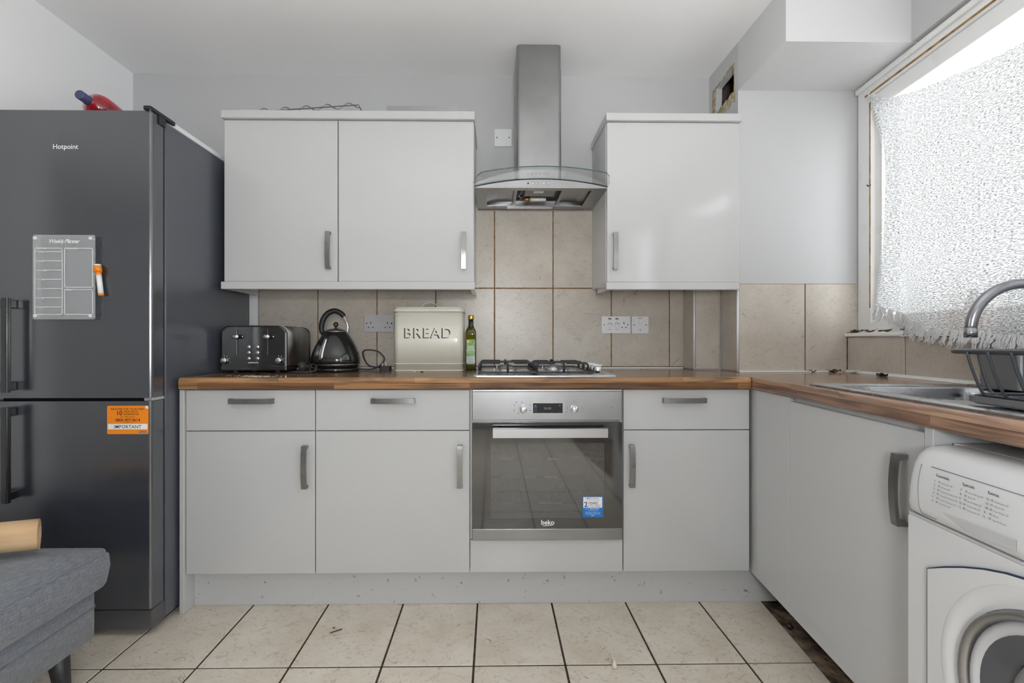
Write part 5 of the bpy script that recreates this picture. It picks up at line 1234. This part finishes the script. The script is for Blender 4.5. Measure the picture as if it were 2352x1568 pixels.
def leaf(x, y, z, rot, L2, m, label, frame='R', curl=.16, w=.38, roll=0.0):
    "dry curled leaf: folded blade with thickness and a short stalk"
    n = 8; up_ = []; lo_ = []
    top_ = []
    for i in range(n + 1):
        t_ = i / n; wd = w * L2 * math.sin(math.pi * min(1, t_ * .96 + .02)) ** .8 * .5
        h = curl * L2 * (t_ - .5) ** 2 + .004 * math.sin(9 * t_ + roll)
        for s_ in (-1, -.5, 0, .5, 1):
            top_.append(((t_ - .5) * L2, s_ * wd, h + abs(s_) * wd * (.32 + .3 * math.sin(7 * t_ + roll * 3))))
    c, s2 = math.cos(rot), math.sin(rot)
    zmin = min(v[2] for v in top_)
    tr_ = lambda v, dz: (x + v[0] * c - v[1] * s2, y + v[0] * s2 + v[1] * c, z + v[2] - zmin + dz)
    mb = MB(); m5 = 5
    A = [tr_(v, .0008) for v in top_]; B = [tr_(v, 0) for v in top_]; N2 = len(A)
    fs_ = []
    for i in range(n):
        for k in range(4):
            q_ = (i * 5 + k, i * 5 + k + 1, (i + 1) * 5 + k + 1, (i + 1) * 5 + k)
            fs_ += [q_, tuple(N2 + a for a in reversed(q_))]
    for i in range(n):
        for k in (0, 4): fs_.append((i * 5 + k, (i + 1) * 5 + k, N2 + (i + 1) * 5 + k, N2 + i * 5 + k))
    mb.add(A + B, fs_, True)
    mb.tube([tr_((-.5 * L2, 0, top_[2][2]), .0008), tr_((-.72 * L2, .03 * L2, top_[2][2] + .004), .0008)], [.0009, .0006], 5)
    return tag(mb.build('dry_leaf', m, base=(x, y, z), frame=frame), label, 'leaf')
zs_ = 1.0913
leaf(.006, -.045, zs_, 1.3, 0.084, 'leaf_brown', 'curled brown leaf at the corner end of the window sill', w=.34)
leaf(.012, -.115, zs_, 1.75, 0.078, 'leaf_brown', 'second curled brown leaf along the window sill', roll=1.2, w=.3)
leaf(.014, -.215, zs_, 1.4, 0.095, 'leaf_olive', 'dark curled leaf on the sill near the cloth corner', roll=2.0, w=.34)
leaf(.002, -.345, zs_, 1.6, 0.061, 'leaf_red', 'dark red leaf on the sill under the cloth', roll=.5, w=.25, curl=.1)
leaf(-.085, -.055, WZ, .5, 0.081, 'leaf_olive', 'dry olive leaf in the worktop corner by the pillar', roll=1.0)
leaf(-.035, -.075, WZ, 2.2, 0.068, 'garlic', 'pale papery scrap lying in the worktop corner', roll=2.4, w=.5, curl=.6)
leaf(-.055, -.30, WZ, 1.3, 0.084, 'leaf_olive', 'dry olive leaf on the worktop against the window wall tiles', roll=.3)
leaf(-.17, -.04, WZ, .1, 0.041, 'twig', 'small dark leaf scrap on the worktop below the pillar tiles', w=.25)

# ------------------------------------------------------------------ footstool with paper roll
ot = thing('footstool', 'grey fabric footstool with dark tapered legs', 'footstool', (-1.45, -1.3, 0))
fx0, fx1, fy0, fy1 = -1.89, -1.078, -1.62, -.965
def pillow(x0, x1, y0, y1, z0, z1, r, puff, n=22):
    vs_ = []; fs_ = []
    for s_ in (0, 1):
        pass
    mb = MB()
    prof = [(0, z0), (0.004, z0 + .01), (.010, (z0 + z1) / 2), (.008, z1 - .022), (0, z1 - .010)]
    rings = []
    for d, z in prof: rings.append([(x, y, z) for x, y in rr(x0 - d, x1 + d, y0 - d, y1 + d, r, 6)])
    for d, h in ((.012, .002), (.035, .010), (.08, .010 + puff * .5), (.18, .010 + puff)):
        rings.append([(x, y, z1 - .010 + h) for x, y in rr(x0 + d, x1 - d, y0 + d, y1 - d, max(.012, r - d * .2), 6)])
    m = len(rings[0])
    for rg in rings: vs_ += rg
    for k in range(len(rings) - 1):
        for i in range(m): fs_.append((k * m + i, k * m + (i + 1) % m, (k + 1) * m + (i + 1) % m, (k + 1) * m + i))
    mb.add(vs_, fs_, True)
    mb.f.append(tuple(range(m))); mb.sm.append(False)
    mb.f.append(tuple((len(rings) - 1) * m + i for i in range(m))); mb.sm.append(True)
    return mb
cu_ = pillow(fx0, fx1, fy0, fy1, .318, .428, .035, .012).build('cushion', 'fabric_grey', ot)
MB().tube([(x, y, .4185) for x, y in rr(fx0 + .001, fx1 - .001, fy0 + .001, fy1 - .001, .034, 6)], .004, 8, closed=True).build('piping', 'fabric_grey', cu_)
MB().prism(rr(fx0 + .018, fx1 - .018, fy0 + .018, fy1 - .018, .03, 6), 'z', .175, .3178, smooth=True).build('base', 'fabric_grey', ot)
MB().tube([(x, y, .262) for x, y in rr(fx0 + .017, fx1 - .017, fy0 + .017, fy1 - .017, .03, 6)], .0022, 6, closed=True).build('seam', 'tray_grey', ot)
for sx, sy in ((1, 1), (1, -1), (-1, 1), (-1, -1)):
    cx = (fx1 if sx > 0 else fx0) - sx * .085; cy = (fy1 if sy > 0 else fy0) - sy * .085
    MB().tube([(cx, cy, .1748), (cx + sx * .012, cy + sy * .012, .001)], [.028, .016], 16).build('leg', 'leg_wood', ot)
kr = MB()
spiral = []
for i in range(70):
    a = i / 69 * 2 * math.pi * 2.3 + 2.6; r = .030 + .018 * i / 69
    spiral.append((r * math.cos(a), r * math.sin(a)))
A = Vector((-1.232, -1.03, .4420)); dirv = Vector((-.95, -.31, 0)).normalized(); side = Vector((-dirv.y, dirv.x, 0))
cen = A + Vector((0, 0, .0485)); vs_ = []
for k, (d, sq_) in enumerate(((0, .84), (.06, .9), (.2, 1), (.42, 1))):
    for (u_, w_) in spiral: vs_.append(cen + dirv * (d - (u_ * .35 if k == 0 else 0)) + side * u_ + Vector((0, 0, w_)))
ns = len(spiral)
kr.add(vs_, [(k * ns + i, k * ns + i + 1, (k + 1) * ns + i + 1, (k + 1) * ns + i) for k in range(3) for i in range(ns - 1)], True)
kro = tag(kr.build('paper_roll', 'kraft', base=tuple(A)), 'loosely rolled brown kraft paper lying on the footstool', 'paper roll')
sd = kro.modifiers.new('thickness', 'SOLIDIFY'); sd.thickness = .0012

# ------------------------------------------------------------------ litter on the floor
gp_ = thing('grape', 'dark purple grape on the bare floor strip by the sink cabinet', 'grape', (1.188, -.69, -.014))
MB().sphere((1.188, -.69, -.0005), .0125).build('berry', 'grape', gp_)
MB().tube([(1.188, -.69, .0115), (1.189, -.692, .0145)], .0009, 5).build('stalk', 'twig', gp_)
ga_ = thing('garlic_skin', 'papery garlic clove skin on a floor tile joint', 'garlic', (.48, -.893, .0005))
MB().lathe([(.0001, .0005), (.008, .0015), (.0125, .006), (.011, .012), (.006, .019), (.0025, .026)], (.482, -.905, 0), n=14, rfun=lambda a: .55 + .45 * abs(math.sin(a))).build('clove', 'garlic', ga_)
MB().tube([(.482, -.903, .022), (.478, -.885, .024), (.474, -.862, .016)], [.0035, .005, .001], 8, flat=.4).tube([(.482, -.903, .020), (.485, -.885, .016), (.482, -.868, .006)], [.003, .004, .001], 8, flat=.4).build('skin', 'garlic', ga_)
tag(MB().tube(smooth_path([(-.497, -.712, .0024), (-.482, -.703, .003), (-.462, -.690, .0024)], 4), .0019, 6).build('twig', 'twig', base=(-.48, -.7, 0)), 'short dark twig on a floor tile before the cabinets', 'twig')
tag(MB().tube([(-.498, -.682, .002), (-.49, -.679, .002)], .0017, 6).build('twig', 'twig', base=(-.494, -.68, 0)), 'tiny dark twig stub beside the longer twig', 'twig')
